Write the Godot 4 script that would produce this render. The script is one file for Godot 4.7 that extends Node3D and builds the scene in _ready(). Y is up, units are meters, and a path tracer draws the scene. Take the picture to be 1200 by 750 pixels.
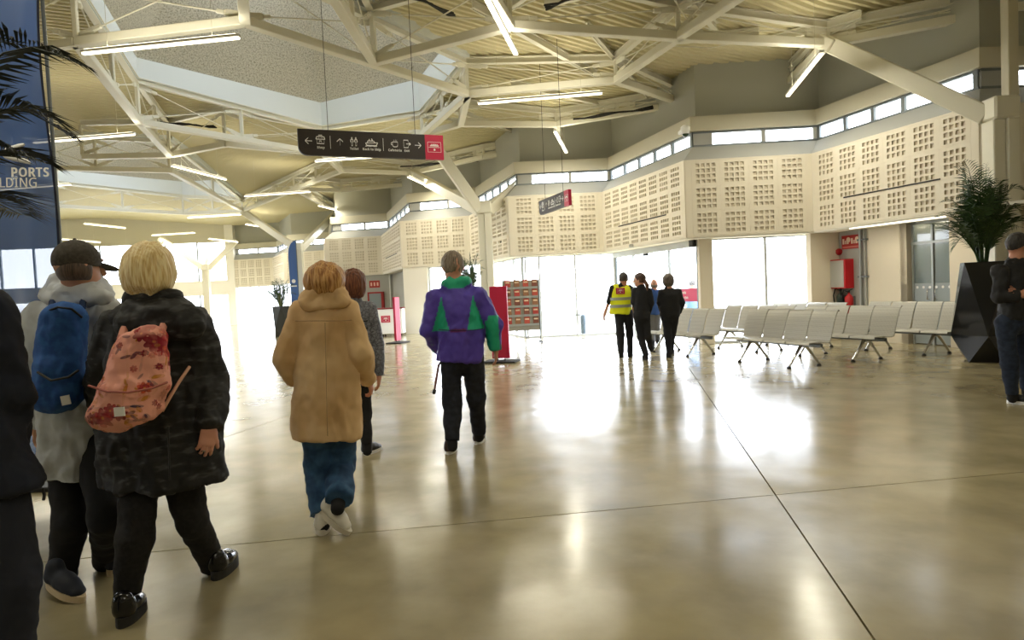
extends Node3D
# A passenger hall: white steel tree roof, acoustic bulkheads in a zigzag, glass below, polished concrete floor, people walking away.

const F = 800.0          # focal length in pixels of a 1200 px wide frame
const EYE = 1.45         # camera height
var cam_basis: Basis
var mats := {}
var used := {}
var rng := RandomNumberGenerator.new()

# ---------------------------------------------------------------- the photograph's geometry
func ray(x: float, y: float) -> Vector3:
	return cam_basis * Vector3((x - 600.0) / F, -(y - 375.0) / F, -1.0)
func hgt(x: float, y: float, h: float) -> Vector3:      # where that line of sight reaches height h
	var d := ray(x, y)
	return d * ((h - EYE) / d.y) + Vector3(0, EYE, 0)
func flo(x: float, y: float) -> Vector3:
	return hgt(x, y, 0.0)
func dep(x: float, y: float, z: float) -> Vector3:      # at a distance z ahead
	var d := ray(x, y)
	return d * (-z / d.z) + Vector3(0, EYE, 0)
func onw(x: float, y: float, a: Vector3, b: Vector3) -> Vector3:   # on the vertical plane through a and b
	var n := (b - a).cross(Vector3.UP)
	var d := ray(x, y)
	return d * ((a - Vector3(0, EYE, 0)).dot(n) / d.dot(n)) + Vector3(0, EYE, 0)

# ---------------------------------------------------------------- nodes
func numbered(called: String) -> String:
	if not used.has(called):
		used[called] = 0
		return called
	used[called] += 1
	return "%s_%03d" % [called, used[called]]
func tag(o: Node3D, label: String, category := "", group := "", kind := "") -> Node3D:
	o.set_meta("label", label)
	if category: o.set_meta("category", category)
	if group: o.set_meta("group", group)
	if kind: o.set_meta("kind", kind)
	return o
func thing(called: String, label: String, category: String, at := Vector3.ZERO, turn := 0.0, group := "") -> Node3D:
	var o := Node3D.new()
	o.name = numbered(called)
	add_child(o)
	o.position = at
	o.rotation.y = turn
	tag(o, label, category, group)
	return o
func struct(called: String, label: String, at := Vector3.ZERO, b := Basis()) -> Node3D:
	var o := Node3D.new()
	o.name = numbered(called)
	add_child(o)
	o.transform = Transform3D(b, at)
	tag(o, label, "", "", "structure")
	return o
func part(called: String, m: Mesh, mat: Material, parent: Node3D, xf := Transform3D()) -> MeshInstance3D:
	var o := MeshInstance3D.new()
	o.name = called
	o.mesh = m
	o.material_override = mat
	o.transform = xf
	parent.add_child(o, true)
	return o
func obj(called: String, st: SurfaceTool, mat: Material, parent: Node3D, xf := Transform3D()) -> MeshInstance3D:
	return part(called, fin(st), mat, parent, xf)
func dup(o: Node3D, at: Vector3, turn: float, label: String) -> Node3D:
	var c: Node3D = o.duplicate()
	c.name = numbered(o.get_meta("base_name", String(o.name)))
	add_child(c)
	c.position = at
	c.rotation.y = turn
	c.set_meta("label", label)
	return c

# ---------------------------------------------------------------- shapes
func nst() -> SurfaceTool:
	var st := SurfaceTool.new()
	st.begin(Mesh.PRIMITIVE_TRIANGLES)
	st.set_smooth_group(-1)
	return st
func fin(st: SurfaceTool) -> ArrayMesh:
	st.generate_normals()
	return st.commit()
func tri(st: SurfaceTool, a: Vector3, b: Vector3, c: Vector3) -> void:
	st.add_vertex(a); st.add_vertex(b); st.add_vertex(c)
func quad(st: SurfaceTool, a: Vector3, b: Vector3, c: Vector3, d: Vector3) -> void:   # clockwise seen from the front
	tri(st, a, b, c); tri(st, a, c, d)
func uvquad(st: SurfaceTool, a: Vector3, b: Vector3, c: Vector3, d: Vector3, r := Rect2(0, 0, 1, 1)) -> void:   # a bottom left, b top left, c top right, d bottom right
	var u := [Vector2(r.position.x, r.end.y), r.position, Vector2(r.end.x, r.position.y), r.end]
	var p := [a, b, c, d]
	for k in [0, 1, 2, 0, 2, 3]:
		st.set_uv(u[k]); st.add_vertex(p[k])
func box(st: SurfaceTool, c: Vector3, s: Vector3, b := Basis(), bev := 0.0) -> void:
	# a box with chamfered vertical and horizontal edges when bev > 0
	var h := s * 0.5
	if bev <= 0.0:
		var p := []
		for i in 8:
			p.append(c + b * Vector3(h.x * (1 if i & 1 else -1), h.y * (1 if i & 2 else -1), h.z * (1 if i & 4 else -1)))
		quad(st, p[4], p[6], p[7], p[5]); quad(st, p[1], p[3], p[2], p[0])
		quad(st, p[5], p[7], p[3], p[1]); quad(st, p[0], p[2], p[6], p[4])
		quad(st, p[6], p[2], p[3], p[7]); quad(st, p[0], p[4], p[5], p[1])
		return
	bev = minf(bev, minf(h.x, minf(h.y, h.z)) * 0.9)
	for ax in 3:
		for sg in [-1.0, 1.0]:
			var u := (ax + 1) % 3
			var w := (ax + 2) % 3
			var q := []
			for k in [[-1, -1], [1, -1], [1, 1], [-1, 1]]:
				var v := Vector3.ZERO
				v[ax] = sg * h[ax]; v[u] = k[0] * (h[u] - bev); v[w] = k[1] * (h[w] - bev)
				q.append(c + b * v)
			if sg > 0: quad(st, q[3], q[2], q[1], q[0])
			else: quad(st, q[0], q[1], q[2], q[3])
			for s2 in [-1.0, 1.0]:      # the chamfer between face ax and face u
				var e := []
				for k in [-1.0, 1.0]:
					var v1 := Vector3.ZERO
					v1[ax] = sg * h[ax]; v1[u] = s2 * (h[u] - bev); v1[w] = k * (h[w] - bev)
					var v2 := Vector3.ZERO
					v2[ax] = sg * (h[ax] - bev); v2[u] = s2 * h[u]; v2[w] = k * (h[w] - bev)
					e.append(c + b * v1); e.append(c + b * v2)
				if sg * s2 > 0: quad(st, e[0], e[2], e[3], e[1])
				else: quad(st, e[1], e[3], e[2], e[0])
	for sx in [-1.0, 1.0]:
		for sy in [-1.0, 1.0]:
			for sz in [-1.0, 1.0]:
				var a := c + b * Vector3(sx * h.x, sy * (h.y - bev), sz * (h.z - bev))
				var d := c + b * Vector3(sx * (h.x - bev), sy * h.y, sz * (h.z - bev))
				var e := c + b * Vector3(sx * (h.x - bev), sy * (h.y - bev), sz * h.z)
				if sx * sy * sz > 0: tri(st, a, e, d)
				else: tri(st, a, d, e)
func along(a: Vector3, b: Vector3, up := Vector3.UP) -> Basis:      # x along a-b
	var x := (b - a).normalized()
	if absf(x.dot(up)) > 0.98: up = Vector3(0, 0, 1)
	var z := x.cross(up).normalized()
	return Basis(x, z.cross(x), z)
func bar(st: SurfaceTool, a: Vector3, b: Vector3, w: float, h: float, bev := 0.0) -> void:
	box(st, (a + b) * 0.5, Vector3(a.distance_to(b), h, w), along(a, b), bev)
func ibeam(st: SurfaceTool, a: Vector3, b: Vector3, w: float, h: float, t := 0.015) -> void:
	var m := along(a, b)
	var l := a.distance_to(b)
	var c := (a + b) * 0.5
	box(st, c + m.y * (h * 0.5 - t * 0.5), Vector3(l, t, w), m)
	box(st, c - m.y * (h * 0.5 - t * 0.5), Vector3(l, t, w), m)
	box(st, c, Vector3(l, h - 2 * t, t), m)
func tube(st: SurfaceTool, pts: Array, rad: Variant, sides := 8, cap := true) -> void:
	# a swept round bar through pts; rad is a number or one per point
	st.set_smooth_group(1)
	var rings := []
	var up := Vector3.UP
	for i in pts.size():
		var t: Vector3 = (pts[mini(i + 1, pts.size() - 1)] - pts[maxi(i - 1, 0)]).normalized()
		if absf(t.dot(up)) > 0.95: up = Vector3(1, 0, 0.2).normalized()
		var x := t.cross(up).normalized()
		var y := x.cross(t)
		up = y
		var r: float = rad[i] if rad is Array else rad
		var ring := []
		for k in sides:
			var a := TAU * k / sides
			ring.append(pts[i] + (x * cos(a) + y * sin(a)) * r)
		rings.append(ring)
	for i in pts.size() - 1:
		for k in sides:
			var k2 := (k + 1) % sides
			quad(st, rings[i][k], rings[i][k2], rings[i + 1][k2], rings[i + 1][k])
	st.set_smooth_group(-1)
	if cap:
		for k in range(1, sides - 1):
			tri(st, rings[0][0], rings[0][k + 1], rings[0][k])
			tri(st, rings[-1][0], rings[-1][k], rings[-1][k + 1])
func lathe(st: SurfaceTool, prof: Array, sides := 20, at := Vector3.ZERO, sq := 1.0) -> void:   # prof: Vector2(radius, y), bottom to top
	st.set_smooth_group(1)
	for i in prof.size() - 1:
		for k in sides:
			var a := TAU * k / sides
			var b := TAU * (k + 1) / sides
			var p := func(v: Vector2, g: float) -> Vector3: return at + Vector3(v.x * cos(g), v.y, v.x * sin(g) * sq)
			quad(st, p.call(prof[i], b), p.call(prof[i], a), p.call(prof[i + 1], a), p.call(prof[i + 1], b))
	st.set_smooth_group(-1)
func prism(st: SurfaceTool, pts: PackedVector2Array, z0: float, z1: float, xf := Transform3D()) -> void:   # an outline in xy pulled along z
	var f := func(v: Vector2, z: float) -> Vector3: return xf * Vector3(v.x, v.y, z)
	var ix := Geometry2D.triangulate_polygon(pts)
	for k in range(0, ix.size(), 3):
		var a := pts[ix[k]]; var b := pts[ix[k + 1]]; var c := pts[ix[k + 2]]
		if (b - a).cross(c - a) > 0:
			var t := b; b = c; c = t
		tri(st, f.call(a, z1), f.call(b, z1), f.call(c, z1))
		tri(st, f.call(a, z0), f.call(c, z0), f.call(b, z0))
	var cw := Geometry2D.is_polygon_clockwise(pts)
	for k in pts.size():
		var a := pts[k]
		var b := pts[(k + 1) % pts.size()]
		if cw:
			var t := b; b = a; a = t
		quad(st, f.call(b, z1), f.call(b, z0), f.call(a, z0), f.call(a, z1))

# ---------------------------------------------------------------- materials
func mat(col: Color, rough := 0.6, metal := 0.0, spec := 0.5) -> StandardMaterial3D:
	var key := [col, rough, metal, spec]
	if mats.has(key): return mats[key]
	var m := StandardMaterial3D.new()
	m.albedo_color = col
	m.roughness = rough
	m.metallic = metal
	m.metallic_specular = spec
	mats[key] = m
	return m
func rgb(r: int, g: int, b: int) -> Color:
	return Color(r / 255.0, g / 255.0, b / 255.0)
func noise(freq: float, sd := 1, oct := 4, type := FastNoiseLite.TYPE_SIMPLEX_SMOOTH) -> FastNoiseLite:
	var n := FastNoiseLite.new()
	n.seed = sd
	n.noise_type = type
	n.frequency = freq
	n.fractal_octaves = oct
	return n
func ntex(n: FastNoiseLite, cols: Array, offs: Array, size := 512, bump := -1.0) -> NoiseTexture2D:
	var t := NoiseTexture2D.new()
	t.width = size; t.height = size
	t.seamless = true
	t.noise = n
	if bump >= 0.0:
		t.as_normal_map = true
		t.bump_strength = bump
	else:
		var g := Gradient.new()
		g.colors = PackedColorArray(cols)
		g.offsets = PackedFloat32Array(offs)
		t.color_ramp = g
	return t
func tri_mat(t: Texture2D, scale: float, rough := 0.8, world := false, nm: Texture2D = null, ns := 1.0, spec := 0.5) -> StandardMaterial3D:
	var m := StandardMaterial3D.new()
	m.albedo_texture = t
	m.roughness = rough
	m.metallic_specular = spec
	m.uv1_triplanar = true
	m.uv1_world_triplanar = world
	m.uv1_scale = Vector3.ONE * scale
	if nm:
		m.normal_enabled = true
		m.normal_texture = nm
		m.normal_scale = ns
	return m
func glass(col: Color, alpha: float, rough := 0.05) -> StandardMaterial3D:
	var m := mat(Color(col, alpha), rough)
	m.transparency = BaseMaterial3D.TRANSPARENCY_ALPHA
	return m
func text_mesh(s: String, size: float, depth := 0.004, bold := false) -> TextMesh:
	var t := TextMesh.new()
	t.text = s
	var f := SystemFont.new()
	f.font_names = PackedStringArray(["Droid Sans"])
	if bold: f.font_weight = 700
	t.font = f
	t.font_size = 48
	t.pixel_size = size / 48.0
	t.depth = depth
	return t

# ================================================================ the scene
func _ready() -> void:
	rng.seed = 7
	var camera := Camera3D.new()
	camera.name = "camera"
	camera.fov = rad_to_deg(2.0 * atan(375.0 / F))
	camera.near = 0.05
	camera.far = 400.0
	add_child(camera)
	var roll := atan(0.045)
	camera.rotation = Vector3(-atan(35.0 * cos(roll) / F), 0, -roll)
	camera.position = Vector3(0, EYE, 0)
	camera.current = true
	cam_basis = camera.basis
	var we := WorldEnvironment.new()
	we.name = "daylight"
	var e := Environment.new()
	e.tonemap_mode = Environment.TONE_MAPPER_LINEAR
	e.tonemap_exposure = EXPOSURE
	e.background_mode = Environment.BG_SKY
	var sky := Sky.new()
	var sm := ProceduralSkyMaterial.new()
	sm.sky_top_color = rgb(226, 236, 250)
	sm.sky_horizon_color = rgb(240, 246, 255)
	sm.ground_horizon_color = rgb(190, 194, 196)
	sm.ground_bottom_color = rgb(170, 172, 172)
	sm.sky_energy_multiplier = SKY
	sm.ground_energy_multiplier = SKY * 0.7
	sky.sky_material = sm
	e.sky = sky
	e.sdfgi_enabled = true
	e.ssao_enabled = true
	e.ssil_enabled = true
	we.environment = e
	add_child(we)
	make_materials()
	build_floor()
	build_walls()
	build_roof()
	build_columns()
	build_lamps()
	build_fittings()
	build_people()

const EXPOSURE := 1.55
const SKY := 2.6
const LAMP := 5.0
const UPLIGHT := 1.0

var M := {}
func make_materials() -> void:
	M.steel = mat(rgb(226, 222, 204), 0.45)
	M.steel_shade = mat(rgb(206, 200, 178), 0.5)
	M.panel = mat(rgb(228, 220, 202), 0.7)
	M.hole = mat(rgb(214, 204, 184), 0.9)
	M.plaster = mat(rgb(222, 212, 192), 0.75)
	M.plaster_white = mat(rgb(238, 234, 222), 0.7)
	M.grey_panel = mat(rgb(176, 176, 164), 0.6)
	M.grey_wall = mat(rgb(172, 172, 166), 0.7)
	M.alu = mat(rgb(168, 172, 172), 0.4, 0.5)
	M.alu_pale = mat(rgb(200, 204, 206), 0.5)
	M.alu_dark = mat(rgb(112, 118, 120), 0.45, 0.4)
	M.glass = glass(Color(0.9, 0.97, 0.98), 0.06)
	M.black = mat(rgb(22, 22, 24), 0.6)
	M.rubber = mat(rgb(30, 30, 31), 0.8)
	M.chrome = mat(rgb(200, 200, 202), 0.18, 1.0)
	M.magenta = mat(rgb(188, 22, 66), 0.5)
	M.white = mat(rgb(240, 240, 238), 0.55)
	M.cable = mat(rgb(40, 38, 34), 0.8)
	M.deck = mat(rgb(206, 197, 158), 0.6)
	M.upstand = mat(rgb(216, 220, 216), 0.6)
	M.speckle = tri_mat(ntex(noise(0.1, 3, 2), [rgb(110, 106, 92), rgb(150, 146, 130), rgb(200, 194, 176), rgb(206, 200, 184)], [0.0, 0.36, 0.46, 1.0]), 0.42, 0.9, true)
	# polished concrete: broad clouds, fine mottling, uneven polish
	var fm := StandardMaterial3D.new()
	fm.albedo_texture = ntex(noise(0.006, 11, 6), [rgb(146, 135, 104), rgb(158, 147, 115), rgb(170, 159, 126)], [0.2, 0.5, 0.85], 1024)
	fm.roughness_texture = ntex(noise(0.008, 23, 2), [Color(0.16, 0.16, 0.16), Color(0.23, 0.23, 0.23)], [0.2, 0.8], 1024)
	fm.roughness_texture_channel = BaseMaterial3D.TEXTURE_CHANNEL_GREEN
	fm.roughness = 1.0
	fm.metallic_specular = 0.52
	fm.uv1_triplanar = true
	fm.uv1_world_triplanar = true
	fm.uv1_scale = Vector3.ONE * 0.22
	M.floor = fm
	M.joint = mat(rgb(70, 64, 52), 0.9)
	M.ground = mat(rgb(206, 206, 202), 0.9)

# ---------------------------------------------------------------- floor: concrete slabs between saw-cut joints
func clip_half(poly: PackedVector2Array, p: Vector2, n: Vector2) -> PackedVector2Array:     # keeps (v - p) . n > 0
	var out := PackedVector2Array()
	for k in poly.size():
		var a := poly[k]
		var b := poly[(k + 1) % poly.size()]
		var da := (a - p).dot(n)
		var db := (b - p).dot(n)
		if da >= 0: out.append(a)
		if da * db < 0: out.append(a.lerp(b, da / (da - db)))
	return out
func v2(p: Vector3) -> Vector2: return Vector2(p.x, p.z)
func build_floor() -> void:
	var fl := struct("floor", "polished beige concrete floor with thin saw-cut joints, mirroring the bright windows")
	var m1 := v2(flo(820, 450)); var d1 := (v2(flo(1025, 750)) - m1).normalized()
	var m2 := v2(flo(16, 596)); var d2 := (v2(flo(336, 488)) - m2).normalized()
	var c1 := v2(flo(90, 655)); var dc := (v2(flo(1125, 560)) - c1).normalized()
	var room := PackedVector2Array([Vector2(-44, 14), Vector2(-44, -47), Vector2(-16, -47), Vector2(12, -16), Vector2(12, 14)])
	var j := 0.005
	var n1 := Vector2(-d1.y, d1.x); if n1.x < 0: n1 = -n1
	var n2 := Vector2(-d2.y, d2.x); if n2.x < 0: n2 = -n2
	var nc := Vector2(-dc.y, dc.x); if nc.y < 0: nc = -nc
	var cols := []       # each a list of [point, normal] half planes
	var step := 7.2
	cols.append([[m2 - n2 * j, -n2], [m2 - n2 * step, n2]])
	cols.append([[m2 - n2 * (step + j * 2), -n2], [m2 - n2 * step * 3, n2]])
	cols.append([[m2 - n2 * (step * 3 + j * 2), -n2]])
	cols.append([[m2 + n2 * j, n2], [m1 - n1 * j, -n1]])
	cols.append([[m1 + n1 * j, n1], [m1 + n1 * step, -n1]])
	cols.append([[m1 + n1 * (step + j * 2), n1]])
	var rows := [[[c1 + nc * j, nc]], [[c1 - nc * j, -nc], [c1 - nc * 27.0, nc]], [[c1 - nc * 27.01, -nc]]]
	for col in cols:
		for row in rows:
			var poly := room
			for h in col + row: poly = clip_half(poly, h[0], h[1])
			if poly.size() < 3: continue
			var st := nst()
			prism(st, poly, -0.12, 0.0, Transform3D(Basis(Vector3(1, 0, 0), Vector3(0, 0, 1), Vector3(0, 1, 0)), Vector3.ZERO))
			obj("slab", st, M.floor, fl)
	var sub := nst()
	box(sub, Vector3(-16, -0.17, -16.5), Vector3(57, 0.08, 62))
	obj("joint_bed", sub, M.joint, fl)
	var g := struct("ground", "pale concrete apron outside the glass")
	var gs := nst()
	box(gs, Vector3(-10, -0.26, -20), Vector3(220, 0.1, 220))
	obj("apron", gs, M.ground, g)

# ---------------------------------------------------------------- walls
const SOFFIT := 2.45
const TOP := 4.17
const SILL := 4.52
const LINTEL := 4.87
const HEAD := 5.2
const ROOF := 7.1
var corners := [Vector3(11.0, 0, -11.55), Vector3(7.88, 0, -11.42), Vector3(6.8, 0, -15.25), Vector3(4.01, 0, -15.39), Vector3(2.78, 0, -19.92), Vector3(0.04, 0, -19.92), Vector3(-1.35, 0, -24.5), Vector3(-3.95, 0, -25.3), Vector3(-5.72, 0, -31.0), Vector3(-8.46, 0, -31.6), Vector3(-10.4, 0, -38.6), Vector3(-12.9, 0, -39.2), Vector3(-14.9, 0, -43.2), Vector3(-17.9, 0, -43.9)]
var panel_meshes := {}
func panel_mesh(w: float, h: float) -> ArrayMesh:      # a board with four rows of four square holes, real pockets
	var key := Vector2(snappedf(w, 0.001), snappedf(h, 0.001))
	if panel_meshes.has(key): return panel_meshes[key]
	var st := nst()
	var hs := nst()
	var t := 0.022
	var g := 0.0004
	var xs := [g]; var ys := [g]
	var hw := w * 0.125; var hh := h * 0.135
	var px := w * 0.187; var py := h * 0.215
	for k in 4:
		var cx := w * 0.5 + (k - 1.5) * px
		xs.append(cx - hw * 0.5); xs.append(cx + hw * 0.5)
		var cy := h * 0.5 + (k - 1.5) * py
		ys.append(cy - hh * 0.5); ys.append(cy + hh * 0.5)
	xs.append(w - g); ys.append(h - g)
	for i in 9:
		for j in 9:
			var hole := i % 2 == 1 and j % 2 == 1
			var z := -0.012 if hole else t
			quad(hs if hole else st, Vector3(xs[i], ys[j], z), Vector3(xs[i], ys[j + 1], z), Vector3(xs[i + 1], ys[j + 1], z), Vector3(xs[i + 1], ys[j], z))
			if hole:
				var a := Vector3(xs[i], ys[j], 0); var b := Vector3(xs[i], ys[j + 1], 0); var c := Vector3(xs[i + 1], ys[j + 1], 0); var d := Vector3(xs[i + 1], ys[j], 0)
				var f := Vector3(0, 0, t); var k := Vector3(0, 0, z)
				quad(hs, a + k, a + f, d + f, d + k); quad(hs, c + k, c + f, b + f, b + k)
				quad(hs, b + k, b + f, a + f, a + k); quad(hs, d + k, d + f, c + f, c + k)
	for e in [[Vector3(g, g, 0), Vector3(w - g, g, 0)], [Vector3(w - g, g, 0), Vector3(w - g, h - g, 0)], [Vector3(w - g, h - g, 0), Vector3(g, h - g, 0)], [Vector3(g, h - g, 0), Vector3(g, g, 0)]]:
		quad(st, e[0] + Vector3(0, 0, -0.036), e[0] + Vector3(0, 0, t), e[1] + Vector3(0, 0, t), e[1] + Vector3(0, 0, -0.036))
	st.generate_normals()
	hs.generate_normals()
	panel_meshes[key] = hs.commit(st.commit())
	return panel_meshes[key]
func build_walls() -> void:
	var names := ["above the potted palm by the right edge", "above the hose cabinet and benches", "above the glass behind the benches", "above the sliding doors", "above the glass by the brochure rack", "behind the forked column", "behind the man in the purple jacket", "above the white counter", "above the far fire cabinet", "beside the blue flag", "behind the blue flag", "left of the blue flag", "above the far bright doorway"]
	for i in corners.size() - 1:
		var b: Vector3 = corners[i]
		var a: Vector3 = corners[i + 1]
		wall_unit(i, a, b, names[i])
	build_left_end()

func mitre(k: int, o: float) -> Vector3:      # corner k of the zigzag, moved o metres away from the hall
	var n := []
	for i in [k - 1, k]:
		if i < 0 or i > corners.size() - 2: continue
		var x: Vector3 = (corners[i] - corners[i + 1]).normalized()
		n.append(x.cross(Vector3.UP))
	if n.size() == 1: return corners[k] - n[0] * o
	var h: Vector3 = (n[0] + n[1]).normalized()
	return corners[k] - h * (o / h.dot(n[0]))
func span(i: int, o: float) -> Vector2:      # left and right end of wall i at that depth, along the wall
	var x: Vector3 = (corners[i] - corners[i + 1]).normalized()
	return Vector2((mitre(i + 1, o) - corners[i + 1]).dot(x), (mitre(i, o) - corners[i + 1]).dot(x))
func mbox(st: SurfaceTool, i: int, o0: float, o1: float, y0: float, y1: float) -> void:      # a slab with mitred ends, o0 nearer the hall
	var f := span(i, o0)
	var k := span(i, o1)
	var p := [Vector3(f.x, y0, -o0), Vector3(f.x, y1, -o0), Vector3(f.y, y1, -o0), Vector3(f.y, y0, -o0), Vector3(k.x, y0, -o1), Vector3(k.x, y1, -o1), Vector3(k.y, y1, -o1), Vector3(k.y, y0, -o1)]
	quad(st, p[0], p[1], p[2], p[3]); quad(st, p[7], p[6], p[5], p[4])
	quad(st, p[1], p[5], p[6], p[2]); quad(st, p[4], p[0], p[3], p[7])
	quad(st, p[4], p[5], p[1], p[0]); quad(st, p[3], p[2], p[6], p[7])
func wall_unit(i: int, a: Vector3, b: Vector3, where: String) -> void:
	var x := (b - a).normalized()
	var bs := Basis(x, Vector3.UP, x.cross(Vector3.UP))
	var L := a.distance_to(b)
	var w := struct("wall_right", "cream bulkhead wall %s, with square-hole acoustic boards and a high window strip" % where, a, bs)
	var st := nst()
	mbox(st, i, 0.06, 0.34, SOFFIT, TOP)
	obj("bulkhead", st, M.plaster, w)
	st = nst()
	mbox(st, i, 0.0, 0.62, SOFFIT - 0.03, SOFFIT - 0.001)
	obj("soffit_strip", st, M.plaster_white, w)
	var n := maxi(1, roundi((L - 0.28) / 0.57))
	var pw := (L - 0.28) / n
	var ph := (TOP - SOFFIT - 0.06) / 3.0
	if i != 0:
		var pm := panel_mesh(pw, ph)
		for c in n:
			for r in 3:
				var pn := part("acoustic_panel", pm, null, w, Transform3D(Basis(), Vector3(0.14 + c * pw, SOFFIT + 0.03 + r * ph, 0)))
				pn.set_surface_override_material(0, M.panel)
				pn.set_surface_override_material(1, M.hole)
	for e in [[0.07, (SOFFIT + TOP) * 0.5, 0.138, TOP - SOFFIT], [L - 0.07, (SOFFIT + TOP) * 0.5, 0.138, TOP - SOFFIT], [L * 0.5, SOFFIT + 0.014, L - 0.28, 0.028], [L * 0.5, TOP - 0.014, L - 0.28, 0.028]]:
		st = nst()      # edge strips round the boards, flush with them
		box(st, Vector3(e[0], e[1], -0.019), Vector3(e[2], e[3], 0.08))
		obj("edge_trim", st, M.panel, w)
	if i == 0:
		st = nst()
		box(st, Vector3(L * 0.5, (SOFFIT + TOP) * 0.5, -0.019), Vector3(L - 0.28, TOP - SOFFIT - 0.06, 0.08))
		obj("plain_board", st, M.panel, w)
	st = nst()      # sloped sill rising to the window strip
	var s0 := span(i, -0.02)
	var s1 := span(i, 0.36)
	var s2 := span(i, 0.46)
	quad(st, Vector3(s0.x, TOP, 0.02), Vector3(s1.x, SILL, -0.36), Vector3(s1.y, SILL, -0.36), Vector3(s0.y, TOP, 0.02))
	quad(st, Vector3(s1.x, SILL, -0.36), Vector3(s2.x, SILL, -0.46), Vector3(s2.y, SILL, -0.46), Vector3(s1.y, SILL, -0.36))
	quad(st, Vector3(s2.y, TOP, -0.46), Vector3(s2.y, SILL, -0.46), Vector3(s2.x, SILL, -0.46), Vector3(s2.x, TOP, -0.46))
	quad(st, Vector3(s0.x, TOP, 0.02), Vector3(s0.y, TOP, 0.02), Vector3(s2.y, TOP, -0.46), Vector3(s2.x, TOP, -0.46))
	obj("sill", st, M.grey_wall, w)
	# header and the grey wall above it
	st = nst()
	mbox(st, i, 0.3, 0.6, LINTEL, HEAD)
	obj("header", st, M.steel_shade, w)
	st = nst()
	mbox(st, i, 0.55, 0.66, HEAD - 0.02, ROOF + 0.15)
	obj("upper_cladding", st, M.grey_panel, w)
	# high windows
	var win := struct("window_%d" % (i + 1), "strip of bright high windows over the bulkhead %s" % where, a, bs)
	var count := 5 if L > 3.4 else 2
	var fs := span(i, 0.42)
	var fl := fs.y - fs.x
	for yy in [SILL + 0.025, LINTEL - 0.02]:
		var fr := nst()
		box(fr, Vector3((fs.x + fs.y) * 0.5, yy, -0.42), Vector3(fl, 0.05, 0.07))
		obj("window_frame", fr, M.alu_dark, win)
	var off := fs.x + (0.42 if L < 3.4 else 0.1)
	var seg := (fs.y - off - 0.06) / count
	for k in count + 1:
		var ms := nst()
		var wide := 0.09
		var xx := off + k * seg
		if k == 0:
			wide = off - fs.x
			xx = fs.x + wide * 0.5
		box(ms, Vector3(xx, (SILL + LINTEL) * 0.5, -0.42), Vector3(wide, LINTEL - SILL - 0.04, 0.065))
		obj("mullion", ms, M.alu_dark if L > 3.4 else M.grey_wall, win)
	for k in count:
		var gs := nst()
		var x0 := off + k * seg + 0.04
		var x1 := off + (k + 1) * seg - 0.04
		quad(gs, Vector3(x0, SILL + 0.05, -0.42), Vector3(x0, LINTEL - 0.045, -0.42), Vector3(x1, LINTEL - 0.045, -0.42), Vector3(x1, SILL + 0.05, -0.42))
		obj("pane", gs, M.glass, win)
	if i in [1, 3, 7]:
		st = nst()      # linear air slot
		box(st, Vector3(L * 0.5 + 0.1, SOFFIT + 0.03 + ph * 1.06, 0.024), Vector3(L * 0.58, 0.028, 0.012))
		var slot := obj("air_slot", st, M.black, w)
		slot.set_meta("label", "dark linear air slot in the boards")

# lower storey: glass fronts, doors, recesses
func frame_front(a: Vector3, b: Vector3, called: String, label: String, cuts: Array, back := 0.12, door := false) -> Node3D:
	var x := (b - a).normalized()
	var bs := Basis(x, Vector3.UP, x.cross(Vector3.UP))
	var L := a.distance_to(b)
	var w := struct(called, label, a - bs.z * back, bs)
	var st := nst()
	box(st, Vector3(L * 0.5, SOFFIT - 0.03, 0), Vector3(L, 0.06, 0.08))
	box(st, Vector3(L * 0.5, 0.025, 0), Vector3(L, 0.05, 0.08))
	obj("rail", st, M.alu_pale, w)
	for k in cuts.size():
		var ms := nst()
		box(ms, Vector3(cuts[k] * L, SOFFIT * 0.5, 0), Vector3(0.055, SOFFIT - 0.1, 0.08))
		obj("mullion", ms, M.alu_pale, w)
	for k in cuts.size() - 1:
		var gs := nst()
		var x0: float = cuts[k] * L + 0.026
		var x1: float = cuts[k + 1] * L - 0.026
		quad(gs, Vector3(x0, 0.05, 0), Vector3(x0, SOFFIT - 0.06, 0), Vector3(x1, SOFFIT - 0.06, 0), Vector3(x1, 0.05, 0))
		obj("pane", gs, M.glass, w)
	return w
func solid(a: Vector3, b: Vector3, label: String, m: Material, h0 := 0.0, h1 := SOFFIT, thick := 0.16) -> Node3D:
	var x := (b - a).normalized()
	var bs := Basis(x, Vector3.UP, x.cross(Vector3.UP))
	var L := a.distance_to(b)
	var w := struct("wall_right", label, a, bs)
	var st := nst()
	box(st, Vector3(L * 0.5, (h0 + h1) * 0.5, -thick * 0.5), Vector3(L, h1 - h0, thick))
	obj("face", st, m, w)
	return w
func soffit(pts: Array, label: String) -> void:
	var s := struct("ceiling_soffit", label)
	var st := nst()
	var poly := PackedVector2Array()
	for p in pts: poly.append(Vector2(p.x, p.z))
	prism(st, poly, SOFFIT, SOFFIT + 0.05, Transform3D(Basis(Vector3(1, 0, 0), Vector3(0, 0, 1), Vector3(0, 1, 0)), Vector3.ZERO))
	obj("board", st, M.plaster_white, s)
var recess_a := Vector3.ZERO
var recess_b := Vector3.ZERO
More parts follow.
